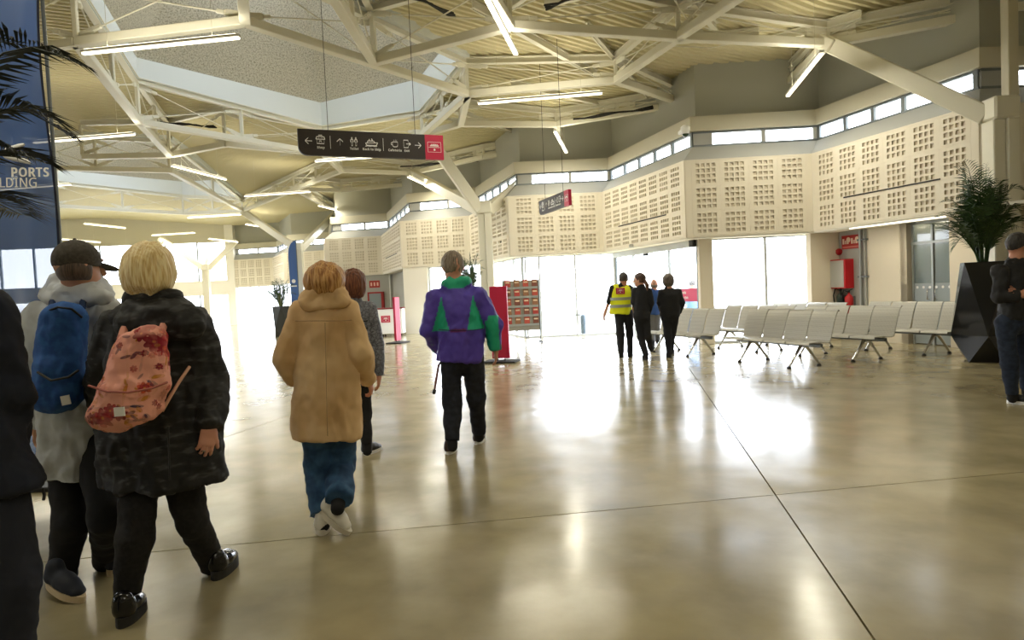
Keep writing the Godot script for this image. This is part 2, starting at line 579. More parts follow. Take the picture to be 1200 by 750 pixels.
func build_left_end() -> void:
	var c := corners
	var gz := 0.5
	frame_front(mitre(3, gz), mitre(2, gz), "window_low_1", "tall glass front behind the rows of benches, white with daylight", [0.1, 0.54, 0.985], 0.0)
	frame_front(mitre(5, gz), mitre(4, gz), "window_low_2", "tall glass front beside the brochure rack, white with daylight", [0.02, 0.17, 0.56, 0.985], 0.0)
	# wide posts at the outer corners
	var post := struct("trim_1", "cream corner post between the sliding doors and the bench windows", mitre(3, gz - 0.06) + Vector3(0.02, 0, 0))
	var st := nst()
	box(st, Vector3(0.14, SOFFIT * 0.5, 0), Vector3(0.30, SOFFIT, 0.22), Basis(), 0.01)
	obj("post", st, M.plaster, post)
	# the recess behind the right bulkhead
	var ax: Vector3 = (c[1] - c[2]).normalized()
	var out := Vector3(-ax.z, 0, ax.x); if out.x < 0: out = -out
	recess_a = c[2] + out * 0.75 - ax * 0.1
	recess_b = c[1] + out * 0.75 + ax * 0.6
	solid(c[2] - ax * 0.12, c[2] - ax * 0.1 + out * 0.76, "beige return wall at the end of the bench windows", M.plaster)
	var dl := onw(1063, 330, recess_a, recess_b); var dr := onw(1113, 330, recess_a, recess_b)
	dl.y = 0; dr.y = 0
	var wl := onw(1017, 330, recess_a, recess_b); wl.y = 0
	solid(recess_a, wl, "pale grey service wall carrying the hose cabinet and fire sign", M.grey_wall)
	solid(wl, dl, "plain beige wall between the service wall and the frosted glass door", M.plaster)
	solid(dr, recess_b, "beige wall behind the faceted black planter", M.plaster)
	soffit([c[2] - ax * 0.15, c[2] + out * 1.9 - ax * 0.15, c[1] + out * 1.9 + ax, c[1] + ax], "white soffit over the recess with the hose cabinet")
	solid(c[1] + Vector3(0.02, 0, 0.05), c[0], "beige wall at the right edge beside the column", M.plaster)
	# glass door set deeper in the recess
	var dd := (dr - dl).normalized()
	var deep := out * 0.14
	solid(dl, dl + deep, "left reveal of the frosted glass door", M.plaster)
	var door := struct("door_1", "grey glass double door with a frosted lower half and a row of small icons", dl + deep, Basis(dd, Vector3.UP, dd.cross(Vector3.UP)))
	var dw := dl.distance_to(dr)
	var fr := nst()
	box(fr, Vector3(dw * 0.5, 2.02, 0), Vector3(dw, 0.05, 0.06))
	box(fr, Vector3(dw * 0.5, 2.42, 0), Vector3(dw, 0.06, 0.06))
	for xx in [0.03, dw * 0.5, dw - 0.03]: box(fr, Vector3(xx, 1.22, 0), Vector3(0.04, 2.44, 0.05))
	obj("door_frame", fr, M.alu, door)
	for s in 2:
		var gs := nst()
		var x0 := 0.05 + s * dw * 0.5; var x1 := dw * 0.5 * (s + 1) - 0.03
		quad(gs, Vector3(x0, 1.22, 0), Vector3(x0, 2.0, 0), Vector3(x1, 2.0, 0), Vector3(x1, 1.22, 0))
		quad(gs, Vector3(x0, 2.05, 0), Vector3(x0, 2.4, 0), Vector3(x1, 2.4, 0), Vector3(x1, 2.05, 0))
		obj("clear_pane", gs, glass(Color(0.55, 0.62, 0.65), 0.5), door)
		gs = nst()
		box(gs, Vector3((x0 + x1) * 0.5, 0.62, 0), Vector3(x1 - x0, 1.2, 0.012))
		obj("frosted_pane", gs, mat(rgb(150, 160, 164), 0.35), door)
		gs = nst()
		for k in 4:
			lathe(gs, [Vector2(0.03, -0.004), Vector2(0.035, 0.0), Vector2(0.0, 0.004)], 10, Vector3.ZERO)
		obj("handle", handle_shape(dw * 0.5 + (0.09 if s else -0.09)), M.chrome, door)
	for k in 6:
		var ic := nst()
		prism(ic, circle2(0.028, 10), 0.008, 0.012, Transform3D(Basis(), Vector3(0.12 + k * (dw - 0.24) / 5.0, 1.14, 0)))
		obj("icon", ic, M.white, door)
	solid(dl + deep - dd * 0.1, dl + out * 3.0 - dd * 0.1, "side wall of the room behind the glass door", M.grey_panel)
	solid(dr + out * 3.0 + dd * 0.9, dr + deep + dd * 0.9, "near side wall of the room behind the glass door", M.grey_panel)
	solid(dr + deep, dr + deep + dd * 1.0, "wall beside the glass door", M.grey_panel)
	soffit([dl + deep - dd * 0.2, dl + out * 3.2 - dd * 0.2, dr + out * 3.2 + dd, dr + deep + dd], "ceiling of the room behind the glass door")
	var room_back := solid(dl + out * 3.0 - dd * 0.5, dr + out * 3.0 + dd * 1.0, "dim grey back wall seen through the glass door", M.grey_panel)
	# sliding doors under the third bulkhead
	sliding_doors(mitre(4, gz), mitre(3, gz))
	# angled glass by the column
	frame_front(mitre(6, gz), mitre(5, gz), "window_low_3", "angled glass doors behind the forked column", [0.02, 0.3, 0.55, 0.8, 0.98], 0.0)
	# far bays
	solid(c[7], c[7].lerp(c[6], 0.36), "cream wall under the bulkhead left of the man in purple", M.plaster_white)
	frame_front(c[7].lerp(c[6], 0.36), c[6], "window_low_4", "grey framed glass behind the man in purple", [0.02, 0.4, 0.98])
	solid(c[8] + Vector3(0.4, 0, 0), c[7] + Vector3(0.4, 0, 0), "grey side wall of the counter recess", M.grey_wall)
	solid(c[9], c[8] + Vector3(0.6, 0, 0), "far grey wall with the red framed cabinet", M.grey_wall)
	frame_front(c[10], c[9], "window_low_5", "far side glazing beyond the women", [0.02, 0.25, 0.5, 0.75, 0.98])
	frame_front(c[11], c[10], "window_low_6", "far glazing behind the blue flag", [0.02, 0.5, 0.98])
	frame_front(c[12], c[11], "window_low_7", "far side glazing left of the blue flag", [0.02, 0.33, 0.66, 0.98])
	frame_front(c[13], c[12], "window_low_8", "far bright front with the white framed doorway", [0.02, 0.42, 0.62, 0.98])
	far_facade()
	outer_shell()
func circle2(r: float, n: int) -> PackedVector2Array:
	var p := PackedVector2Array()
	for k in n: p.append(Vector2(cos(TAU * k / n), sin(TAU * k / n)) * r)
	return p
func handle_shape(x: float) -> SurfaceTool:
	var st := nst()
	tube(st, [Vector3(x, 0.9, 0.01), Vector3(x, 0.9, 0.06), Vector3(x, 1.1, 0.06), Vector3(x, 1.1, 0.01)], 0.012, 8)
	return st
func sliding_doors(a: Vector3, b: Vector3) -> void:
	var x := (b - a).normalized()
	var bs := Basis(x, Vector3.UP, x.cross(Vector3.UP))
	var L := a.distance_to(b)
	var w := struct("door_2", "automatic glass sliding doors with a pale header and a magenta band on the right leaf", a, bs)
	var st := nst()
	box(st, Vector3(L * 0.5, SOFFIT - 0.09, 0.02), Vector3(L, 0.18, 0.16), Basis(), 0.01)
	obj("door_header", st, M.alu_pale, w)
	st = nst()
	box(st, Vector3(L * 0.46, SOFFIT - 0.22, 0.08), Vector3(0.22, 0.06, 0.07), Basis(), 0.01)
	obj("motion_sensor", st, M.black, w)
	var xs := [0.03, L * 0.26, L * 0.70, L - 0.05]
	for k in 4:
		st = nst()
		box(st, Vector3(xs[k], (SOFFIT - 0.18) * 0.5, 0), Vector3(0.07, SOFFIT - 0.18, 0.06))
		obj("stile", st, M.alu_dark if k in [0, 3] else M.alu, w)
	for k in 3:
		st = nst()
		quad(st, Vector3(xs[k] + 0.03, 0.02, 0), Vector3(xs[k] + 0.03, SOFFIT - 0.2, 0), Vector3(xs[k + 1] - 0.03, SOFFIT - 0.2, 0), Vector3(xs[k + 1] - 0.03, 0.02, 0))
		obj("pane", st, M.glass, w)
	st = nst()
	box(st, Vector3(L - 0.08, SOFFIT - 0.1, 0.11), Vector3(0.2, 0.17, 0.1), Basis(), 0.02)
	obj("door_drive", st, M.black, w)
	st = nst()
	var y0 := 0.99; var y1 := 1.30
	box(st, Vector3((xs[2] + xs[3]) * 0.5, (y0 + y1) * 0.5, 0.012), Vector3(xs[3] - xs[2] - 0.06, y1 - y0, 0.006))
	var band := obj("door_band", st, mat(rgb(214, 20, 84), 0.5), w)
	var tm := text_mesh("Sortie", 0.085, 0.002, true)
	part("lettering", tm, M.white, band, Transform3D(Basis(), Vector3((xs[2] + xs[3]) * 0.5, y1 - 0.1, 0.017)))
	part("lettering", text_mesh("Salida / Exit", 0.075, 0.002, true), M.white, band, Transform3D(Basis(), Vector3((xs[2] + xs[3]) * 0.5, y0 + 0.09, 0.017)))

func far_facade() -> void:
	var a := Vector3(-43, 0, -41.0)
	var b := Vector3(-17.9, 0, -43.9)
	var x := (b - a).normalized()
	var bs := Basis(x, Vector3.UP, x.cross(Vector3.UP))
	var L := a.distance_to(b)
	var w := struct("wall_far", "far end wall of tall windows above a white band, beyond the couple with backpacks", a, bs)
	var st := nst()
	box(st, Vector3(L * 0.5, 2.45, -0.1), Vector3(L, 0.95, 0.25))
	obj("band", st, M.plaster_white, w)
	st = nst()
	box(st, Vector3(L * 0.5, (5.35 + ROOF) * 0.5 + 0.1, -0.1), Vector3(L, ROOF - 5.35 + 0.2, 0.25))
	obj("upper_cladding", st, M.steel_shade, w)
	st = nst()
	box(st, Vector3(L + 0.05, ROOF * 0.5, -0.3), Vector3(0.5, ROOF + 0.2, 0.9))
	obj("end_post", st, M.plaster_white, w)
	var n := 13
	for k in n + 1:
		st = nst()
		box(st, Vector3(L * k / n, 2.7, -0.05), Vector3(0.1, 5.4, 0.14))
		obj("mullion", st, M.alu, w)
	for k in n:
		for r in [[0.03, 1.98], [2.92, 5.36]]:
			st = nst()
			quad(st, Vector3(L * k / n + 0.05, r[0], -0.05), Vector3(L * k / n + 0.05, r[1], -0.05), Vector3(L * (k + 1) / n - 0.05, r[1], -0.05), Vector3(L * (k + 1) / n - 0.05, r[0], -0.05))
			obj("pane", st, M.glass, w)

func outer_shell() -> void:
	# the sides of the hall that the photograph does not show
	var l := struct("wall_left", "pale left side wall of the hall with a high window strip")
	var st := nst()
	box(st, Vector3(-43.2, 2.0, -14), Vector3(0.3, 4.0, 57))
	box(st, Vector3(-43.2, 6.2, -14), Vector3(0.3, 2.2, 57))
	obj("face", st, M.plaster_white, l)
	for k in 12:
		st = nst()
		box(st, Vector3(-43.2, 4.55, -42 + k * 4.9), Vector3(0.3, 1.1, 0.3))
		obj("mullion", st, M.alu, l)
	var bk := struct("wall_back", "pale back wall behind the viewpoint")
	st = nst()
	box(st, Vector3(-16, 3.6, 13.2), Vector3(55, 7.3, 0.3))
	obj("face", st, M.plaster_white, bk)
	var rt := struct("wall_right", "beige side wall of the hall beyond the right edge of the picture")
	st = nst()
	box(st, Vector3(11.12, ROOF * 0.5, 0.5), Vector3(0.3, ROOF + 0.3, 25.8))
	obj("face", st, M.plaster, rt)

# ---------------------------------------------------------------- roof
const CHORD := 5.95      # centre of the bottom chords
const UPPER := 6.95      # centre of the top chords
var ring1 := []
var ring2 := []
func lift(p: Vector3, h: float) -> Vector3: return Vector3(p.x, h, p.z)
func build_roof() -> void:
	for q in [[90, 50], [163, 143], [379, 180], [495, 158], [548, 110], [287, 25]]: ring1.append(hgt(q[0], q[1], CHORD))
	for q in [[20, 196], [8, 226], [63, 241], [215, 250], [284, 247], [199, 200]]: ring2.append(hgt(q[0], q[1], CHORD))
	deck()
	lantern(ring1, "large speckled skylight lantern over the left of the hall", 11.0, 0.4)
	lantern(ring2, "farther skylight lantern with white upstands beyond the wayfinding sign", 10.0, 0.4)
	trusses()
func holes() -> Array:
	var out := []
	for r in [ring1, ring2]:
		var p := PackedVector2Array()
		for v in r: p.append(Vector2(v.x, v.z))
		if Geometry2D.is_polygon_clockwise(p): p.reverse()
		out.append(p)
	return out
func roof_h(x: float, z: float) -> float:      # the deck falls towards the zigzag wall
	var d := (x - 5.6) * -0.79 + (z + 13.2) * 0.61
	return clampf(6.42 + 0.11 * d, 6.42, ROOF)
func roof_outline(o: float) -> PackedVector2Array:      # the roof ends over the walls
	var p := PackedVector2Array([Vector2(-43.3, 13.3), Vector2(-43.3, -41.0), Vector2(-18.2, -43.9 - o)])
	for k in range(corners.size() - 1, -1, -1):
		var m := mitre(k, o)
		p.append(Vector2(m.x, m.z))
	p.append(Vector2(11.1, 13.3))
	return p
func deck() -> void:
	var ceil := struct("ceiling", "cream corrugated steel roof deck above the trusses")
	var hs := holes()
	var ang := deg_to_rad(62.0)
	var u := Vector2(sin(ang), -cos(ang))       # along the ribs, in (x, z)
	var v := Vector2(-u.y, u.x)
	var st := nst()
	var room := roof_outline(0.64)
	var c := Vector2(-15, -15)
	var pitch := 0.18
	var falln := Vector2(-0.79, 0.61)
	var fall0 := Vector2(5.6, -13.2)
	var prof := [[0.0, 0.0], [0.07, 0.0], [0.1, 0.06], [0.15, 0.06], [0.18, 0.0]]
	for k in range(-250, 251):
		for s in 4:
			var v0: float = k * pitch + prof[s][0]
			var v1: float = k * pitch + prof[s + 1][0]
			var strip := PackedVector2Array([c + u * -50 + v * v0, c + u * 50 + v * v0, c + u * 50 + v * v1, c + u * -50 + v * v1])
			var polys: Array = []
			for p in Geometry2D.intersect_polygons(strip, room):      # split where the slope begins and at the foot of it
				for e in [[-9999.0, 0.0], [0.0, 6.18], [6.18, 9999.0]]:
					var q: PackedVector2Array = p
					if e[0] > -999.0: q = clip_half(q, fall0 + falln * e[0], falln)
					if e[1] < 999.0 and q.size() > 2: q = clip_half(q, fall0 + falln * e[1], -falln)
					if q.size() > 2: polys.append(q)
			for h in hs:
				var nxt := []
				for p in polys: nxt.append_array(Geometry2D.clip_polygons(p, h))
				polys = nxt
			for p in polys:
				var ix := Geometry2D.triangulate_polygon(p)
				for t in range(0, ix.size(), 3):
					var q := []
					for j in 3:
						var w: Vector2 = p[ix[t + j]]
						var f: float = clampf(((w - c).dot(v) - v0) / (v1 - v0), 0, 1)
						q.append(Vector3(w.x, roof_h(w.x, w.y) + lerpf(prof[s][1], prof[s + 1][1], f), w.y))
					if (q[1] - q[0]).cross(q[2] - q[0]).y < 0: tri(st, q[0], q[2], q[1])
					else: tri(st, q[0], q[1], q[2])
	obj("corrugated_deck", st, M.deck, ceil)
	st = nst()
	var xs := range(-46, 15, 4)
	for k in xs.size() - 1:
		var strip := PackedVector2Array([Vector2(xs[k], -48), Vector2(xs[k + 1], -48), Vector2(xs[k + 1], 16), Vector2(xs[k], 16)])
		var polys: Array = Geometry2D.intersect_polygons(strip, roof_outline(0.66))
		for h in hs:
			var nxt := []
			for p in polys: nxt.append_array(Geometry2D.clip_polygons(p, h))
			polys = nxt
		for p in polys: prism(st, p, ROOF + 0.12, ROOF + 0.3, Transform3D(Basis(Vector3(1, 0, 0), Vector3(0, 0, 1), Vector3(0, 1, 0)), Vector3.ZERO))
	obj("roof_slab", st, M.grey_panel, ceil)
func lantern(ring: Array, label: String, top: float, shrink: float) -> void:
	var l := struct("ceiling_lantern", label)
	var cen := Vector3.ZERO
	for p in ring: cen += p / ring.size()
	for k in ring.size():
		var a: Vector3 = ring[k]
		var b: Vector3 = ring[(k + 1) % ring.size()]
		var st := nst()
		var m := (a + b) * 0.5
		var inn := lift(cen - m, 0).normalized() * 0.14
		var q := func(p: Vector3, h: float, o: float) -> Vector3: return lift(p, h) + inn * o
		var la := minf(6.99, roof_h(a.x, a.z) - 0.06)
		var lb := minf(6.99, roof_h(b.x, b.z) - 0.06)
		quad(st, q.call(a, la, 0.3), q.call(a, 7.5, 0.3), q.call(b, 7.5, 0.3), q.call(b, lb, 0.3))
		quad(st, q.call(a, la, 0.3), q.call(b, lb, 0.3), q.call(b, lb, -1), q.call(a, la, -1))
		quad(st, q.call(a, 7.75, -1), q.call(a, la, -1), q.call(b, lb, -1), q.call(b, 7.75, -1))
		obj("upstand", st, M.upstand, l)
		st = nst()
		var a2 := lift(cen + (a - cen) * shrink, top)
		var b2 := lift(cen + (b - cen) * shrink, top)
		quad(st, lift(a, 7.5), a2, b2, lift(b, 7.5))
		quad(st, lift(b, 7.7), b2 + Vector3(0, 0.2, 0), a2 + Vector3(0, 0.2, 0), lift(a, 7.7))
		obj("lining", st, M.speckle, l)
		st = nst()
		bar(st, a2, b2, 0.12, 0.12)
		obj("rim", st, M.upstand, l)
		st = nst()
		tri(st, a2, lift(cen, top + 0.3), b2)
		obj("roof_pane", st, M.glass, l)
# one truss between two chord nodes
var posted := {}
func truss(a: Vector3, b: Vector3, label: String, panels := 2, white := false, group := "steel roof trusses") -> void:
	var t := thing("roof_truss", label, "truss", lift(a, CHORD), 0.0, group)
	var o := -lift(a, CHORD)
	var m: Material = M.steel
	var st := nst()
	var A := lift(a, CHORD) + o
	var B := lift(b, CHORD) + o
	var upA := Vector3(0, minf(UPPER, roof_h(a.x, a.z) - 0.12) - CHORD, 0)
	var upB := Vector3(0, minf(UPPER, roof_h(b.x, b.z) - 0.12) - CHORD, 0)
	bar(st, A, B, 0.17, 0.15, 0.012)
	obj("bottom_chord", st, m, t)
	st = nst()
	ibeam(st, A + upA, B + upB, 0.13, 0.15)
	obj("top_chord", st, m, t)
	for k in panels + 1:
		var p := A.lerp(B, float(k) / panels)
		var nk := (p - o).snapped(Vector3.ONE * 0.1)
		if posted.has(nk): continue
		posted[nk] = true
		var up := upA.lerp(upB, float(k) / panels)
		st = nst()
		bar(st, p + Vector3(0, 0.05, 0), p + up - Vector3(0, 0.05, 0), 0.085, 0.085, 0.01)
		obj("post", st, m, t)
	for k in panels:
		var p := A.lerp(B, float(k) / panels)
		var q := A.lerp(B, float(k + 1) / panels)
		var up0 := upA.lerp(upB, float(k) / panels)
		var up1 := upA.lerp(upB, float(k + 1) / panels)
		for pair in [[p + Vector3(0, 0.09, 0), q + up1 - Vector3(0, 0.09, 0)], [p + up0 - Vector3(0, 0.09, 0), q + Vector3(0, 0.09, 0)]]:
			var d: Vector3 = (pair[1] - pair[0]).normalized()
			st = nst()
			tube(st, [pair[0], pair[1]], 0.014, 6)
			var rod := obj("tie_rod", st, m, t)
			for s in [0, 1]:
				st = nst()
				var e: Vector3 = pair[s]
				var g: Vector3 = d * (1 if s == 0 else -1)
				var w := along(e, e + g)
				box(st, e + g * 0.19, Vector3(0.34, 0.11, 0.02), w)      # gusset
				box(st, e + g * 0.42, Vector3(0.16, 0.075, 0.06), w, 0.012)      # fork end
				obj("connector", st, m, rod)
func P(x: float, y: float) -> Vector3: return hgt(x, y, CHORD)
func trusses() -> void:
	var names := ["left", "far left", "far right", "right", "near right", "near"]
	var pn := [2, 2, 1, 2, 2, 1]
	for k in 6:
		truss(ring1[k], ring1[(k + 1) % 6], "pale steel truss with crossed tie rods along the %s side of the large skylight" % names[k], pn[k], true)
	for k in 6:
		truss(ring2[k], ring2[(k + 1) % 6], "pale steel truss along the %s side of the farther skylight" % names[k], 2, true)
	var V4: Vector3 = ring1[4]
	var list := [
		[P(438, 72), P(598, 30), "truss running from the skylight towards the top centre of the roof", 2],
		[P(598, 30), P(795, 43), "truss right of the lamp at the top centre", 2],
		[P(795, 43), P(970, 51), "truss meeting the branch of the right column", 2],
		[P(970, 51), P(1205, 7), "truss at the upper right running to the edge of the frame", 3],
		[P(722, 94), P(795, 43), "short truss climbing right of the long horizontal lamp", 2],
		[P(795, 43), P(880, -14), "truss at the top edge right of centre", 2],
		[V4, P(722, 94), "truss just above the long horizontal lamp", 2],
		[P(722, 94), P(802, 121), "short truss falling towards the bench bulkhead", 2],
		[P(540, 145), P(652, 146), "truss below the long horizontal lamp", 2],
		[P(652, 146), P(802, 121), "truss above the high windows of the sliding doors", 2],
		[P(802, 121), P(922, 99), "truss in front of the grey wall over the bench windows", 2],
		[P(922, 99), P(1046, 104), "truss ending at the header right of the short tilted lamp", 2],
		[P(970, 51), P(922, 99), "short truss behind the tilted lamp", 2],
		[P(660, 171), P(765, 169), "truss at the head of the central column branch reaching the header", 2],
		[P(652, 146), P(660, 171), "short truss above the central column branch", 1],
		[V4, P(540, 145), "short truss right of the magenta end of the sign", 1],
		[P(540, 145), ring1[3], "short truss behind the magenta end of the sign", 1],
		[P(482, 203), P(567, 184), "truss behind the branches of the central column", 2],
		[P(567, 184), P(660, 171), "truss between the branches of the central column", 2],
		[P(400, 200), P(482, 203), "far truss left of the central column branches", 2],
		[P(482, 203), P(490, 215), "short far truss at the left branch of the central column", 1],
		[P(400, 223), P(490, 215), "far truss above the left high windows", 2],
		[P(400, 200), P(345, 222), "far truss above the blue flag", 2],
		[P(345, 222), P(400, 223), "far cross truss above the palm by the flag", 2],
		[P(285, 247), P(345, 222), "far truss joining the farther skylight", 2],
		[ring1[2], P(400, 200), "truss running away behind the wayfinding sign", 1],
		[P(345, 222), P(395, 248), "far truss over the right branch of the flag column", 1],
		[P(97, 184), P(199, 182), "truss between the two skylights at the left", 2],
		[P(199, 182), P(264, 169), "truss below the corner of the large skylight", 2],
		[ring1[1], P(199, 182), "short truss hanging below the corner of the large skylight", 1],
		[P(264, 169), ring1[2], "truss left of the wayfinding sign", 1],
		[ring1[5], P(282, -30), "truss leaving the top of the frame above the near lamp", 1],
		[ring1[0], P(-30, 70), "truss behind the blue banner at the top left", 2],
		[P(598, 30), P(560, -30), "truss leaving the top of the frame beside the top lamp", 2],
		[P(380, -22), P(438, 72), "truss crossing above the skylight corner at the top", 2],
	]
	for s in list:
		truss(s[0], s[1], "pale steel " + s[2], 1 if s[0].distance_to(s[1]) < 3.4 else (2 if s[0].distance_to(s[1]) < 6.0 else 3))
	# light beams right under the deck
	var beams := [[P(700, 0), P(600, 60)], [P(640, 55), P(780, 20)], [P(780, 76), P(890, 60)], [P(556, 62), P(700, 110)], [P(880, 20), P(960, 0)], [P(600, 125), P(720, 140)], [P(690, 70), P(760, 128)], [P(840, 60), P(760, 0)], [P(900, 70), P(1010, 40)], [P(330, 205), P(420, 190)], [P(440, 188), P(520, 212)], [P(520, 150), P(620, 172)]]
	for k in beams.size():
		var a: Vector3 = beams[k][0]
		var b: Vector3 = beams[k][1]
		a = lift(a, roof_h(a.x, a.z) - 0.1); b = lift(b, roof_h(b.x, b.z) - 0.1)
		var t := thing("roof_beam", "slender cream secondary beam under the corrugated deck, among the roof trusses", "beam", a, 0.0, "secondary roof beams")
		var st := nst()
		ibeam(st, Vector3.ZERO, b - a, 0.11, 0.16)
		obj("beam", st, M.steel, t)
		st = nst()
		tube(st, [Vector3(0, -0.1, 0), lift((b - a) * 0.5, -0.28), b - a + Vector3(0, -0.1, 0)], 0.014, 6)
		obj("tie_rod", st, M.steel, t)
	# black cable bundles lying on the chords
	var runs := [[P(455, 30), P(535, 62), "dark cable bundle near the top of the skylight"], [P(672, 140), P(765, 126), "dark cable bundle along the truss over the sliding doors"], [P(700, 20), P(640, 40), "short dark cable tray near the top centre"], [P(835, 118), P(915, 100), "dark cable bundle over the bench windows"], [P(190, 172), P(255, 176), "dark cable tray left of the wayfinding sign"], [P(470, 197), P(560, 190), "dark cable run behind the central column branches"]]
	for r in runs:
		var t := thing("cable_bundle", r[2], "cable", lift(r[0], minf(6.6, roof_h(r[0].x, r[0].z) - 0.78)), 0.0, "cable runs in the roof")
		for k in 3:
			var st := nst()
			var pts := []
			for j in 9:
				var f := j / 8.0
				var p: Vector3 = lift(r[0].lerp(r[1], f) - r[0], 0)
				pts.append(p + Vector3(0.02 * sin(j * 1.7 + k * 2.0), 0.3 + 0.025 * cos(j * 1.3 + k), 0.05 * k))
			tube(st, pts, 0.02, 6)
			obj("cable", st, M.cable, t)

# ---------------------------------------------------------------- the forked columns
func column(at: Vector3, fork: float, ends: Array, label: String, post_up := false) -> void:
	var t := thing("tree_column", label, "column", at, 0.0, "forked steel columns")
	var st := nst()
	box(st, Vector3(-0.1, fork * 0.5 - 0.1, 0), Vector3(0.2, fork - 0.2, 0.3), Basis(), 0.015)
	obj("shaft", st, M.steel, t)
	st = nst()
	box(st, Vector3(0.1, fork * 0.5 - 0.1, 0.05), Vector3(0.2, fork - 0.2, 0.3), Basis(), 0.015)
	obj("shaft", st, M.steel, t)
	st = nst()
	box(st, Vector3(0, 0.03, 0), Vector3(0.62, 0.06, 0.5), Basis(), 0.01)
	obj("base_plate", st, M.steel, t)
	st = nst()
	box(st, Vector3(0, fork - 0.02, 0.02), Vector3(0.42, 0.36, 0.38), Basis(), 0.03)
	obj("head", st, M.steel, t)
	for e in ends:
		var p: Vector3 = e - at
		var s := Vector3(clampf(p.x, -0.12, 0.12), fork - 0.1, clampf(p.z, -0.1, 0.1))
		st = nst()
		bar(st, s, p, 0.22, 0.30, 0.015)
		obj("branch", st, M.steel, t)
		st = nst()
		box(st, p + Vector3(0, -0.02, 0), Vector3(0.34, 0.26, 0.34), along(s, p), 0.02)
		obj("node_cap", st, M.steel, t)
	if post_up:
		st = nst()
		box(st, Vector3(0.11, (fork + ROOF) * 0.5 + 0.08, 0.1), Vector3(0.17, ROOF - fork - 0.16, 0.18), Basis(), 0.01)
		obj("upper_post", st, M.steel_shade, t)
func build_columns() -> void:
	column(Vector3(8.08, 0, -11.24), 4.05, [P(970, 51)], "big cream forked column beside the right potted palm", true)
	var c2 := dep(570, 300, 20.0); c2.y = 0
	column(c2, 3.9, [P(482, 203), ring1[3] + Vector3(0.12, 0, 0), P(660, 171)], "cream forked column in the middle of the hall, left of the magenta stand")
	var c3 := dep(350, 300, 32.0); c3.y = 0
	column(c3, 3.95, [P(284, 247), P(395, 248)], "far forked column with the blue flag leaning on it")
	var c4 := dep(242, 330, 40.0); c4.y = 0
	column(c4, 3.6, [dep(190, 281, 40.5), dep(275, 284, 40.5), dep(250, 290, 46.0)], "farthest forked column, right of the blond woman's head")

# ---------------------------------------------------------------- lamps
var lamp0: Node3D
func lamp(mid: Vector3, deg: float, label: String) -> void:
	var t: Node3D
	if lamp0 == null:
		t = thing("batten_lamp", label, "lamp", mid, 0.0, "hanging linear lamps")
		t.set_meta("base_name", "batten_lamp")
		var st := nst()
		box(st, Vector3(0, 0.03, 0), Vector3(2.72, 0.045, 0.085), Basis(), 0.008)
		obj("housing", st, M.white, t)
		st = nst()
		box(st, Vector3(0, -0.005, 0), Vector3(2.68, 0.03, 0.075), Basis(), 0.006)
		var glow := StandardMaterial3D.new()
		glow.albedo_color = Color(1, 0.97, 0.9)
		glow.emission_enabled = true
		glow.emission = rgb(255, 244, 214)
		glow.emission_energy_multiplier = 2.6
		obj("diffuser", st, glow, t)
		st = nst()
		box(st, Vector3(0, 0.056, 0), Vector3(2.6, 0.008, 0.06))
		obj("upper_diffuser", st, glow, t)
		for s in [-0.9, 0.9]:
			st = nst()
			tube(st, [Vector3(s, 0.05, 0), Vector3(s, 2.24, 0)], 0.004, 6)
			obj("hanger", st, M.steel_shade, t)
		lamp0 = t
	else:
		t = dup(lamp0, mid, 0.0, label)
	t.rotation.y = deg_to_rad(90.0 - deg)
	# the diffuser glows below and, through a slot in the housing, above
	for s in [-1.0, 1.0]:
		var l := AreaLight3D.new()
		l.name = "lamp_light"
		l.light_color = rgb(255, 248, 226)
		l.light_energy = LAMP if s < 0 else UPLIGHT
		l.area_size = Vector2(2.6, 0.06)
		l.area_range = 60.0
		l.area_attenuation = 2.0
		l.shadow_enabled = true
		add_child(l, true)
		l.position = mid + Vector3(0, -0.03 if s < 0 else 0.075, 0)
		l.rotation = Vector3(s * PI / 2, deg_to_rad(90.0 - deg), 0)
func build_lamps() -> void:
	var H := 5.55
	var A := 98.0
	var B := 10.5
	for q in [[187, 53.5, A, "nearest long lamp, under the large skylight at the upper left"], [632, 115.5, A, "long lamp across the middle of the roof, right of the sign"], [325, 227.5, A, "lamp below the left end of the wayfinding sign"], [251, 253.5, A, "lamp under the farther skylight truss"], [98, 162.5, A, "lamp beside the blue banner, left of the skylight corner"], [40, 219.5, A, "lamp half behind the blue banner"], [420, 185.5, A, "lamp just under the wayfinding sign"], [203, 274.5, A, "far lamp above the blond woman"], [165, 288.5, A, "farthest lamp just over the blond woman's head", 4.9],
			[587, 30, B, "lamp pointing away at the top centre"], [941, 90, B, "short tilted lamp over the bench windows", 5.25], [657.5, 167.5, B, "short lamp at the branch of the central column", 5.25], [235, 203, B, "lamp slanting over the farther skylight"], [123.5, 265, B, "far lamp above the grey cap"], [389, 245, B, "far lamp over the blue flag"], [493.5, 214.5, B, "lamp left of the central column branches", 5.25], [95, 282.5, B, "far lamp just over the grey cap", 5.2], [262, 282, B, "far lamp at the farthest column's branch", 4.9], [304, 265.5, B, "far lamp left of the flag column branch"]]:
		lamp(hgt(q[0], q[1], q[4] if q.size() > 4 else H), q[2], "slim white " + q[3])
	var spots := [[Vector3(2.6, H, -5.0), "over the empty floor in the foreground"], [Vector3(-4.0, H, -3.5), "over the couple with backpacks"], [Vector3(5.2, H, 2.5), "behind the viewpoint on the right"], [Vector3(-8.5, H, 3.0), "behind the viewpoint on the left"], [Vector3(-1.0, H, 4.0), "straight behind the viewpoint"], [Vector3(-14, H, -6), "left of the blue banner, nearest"], [Vector3(-24, H, -14), "left of the blue banner, farther"], [Vector3(-32, H, -26), "left of the blue banner, farthest"]]
	for q in spots: lamp(q[0], A, "slim white lamp above the frame, " + q[1])

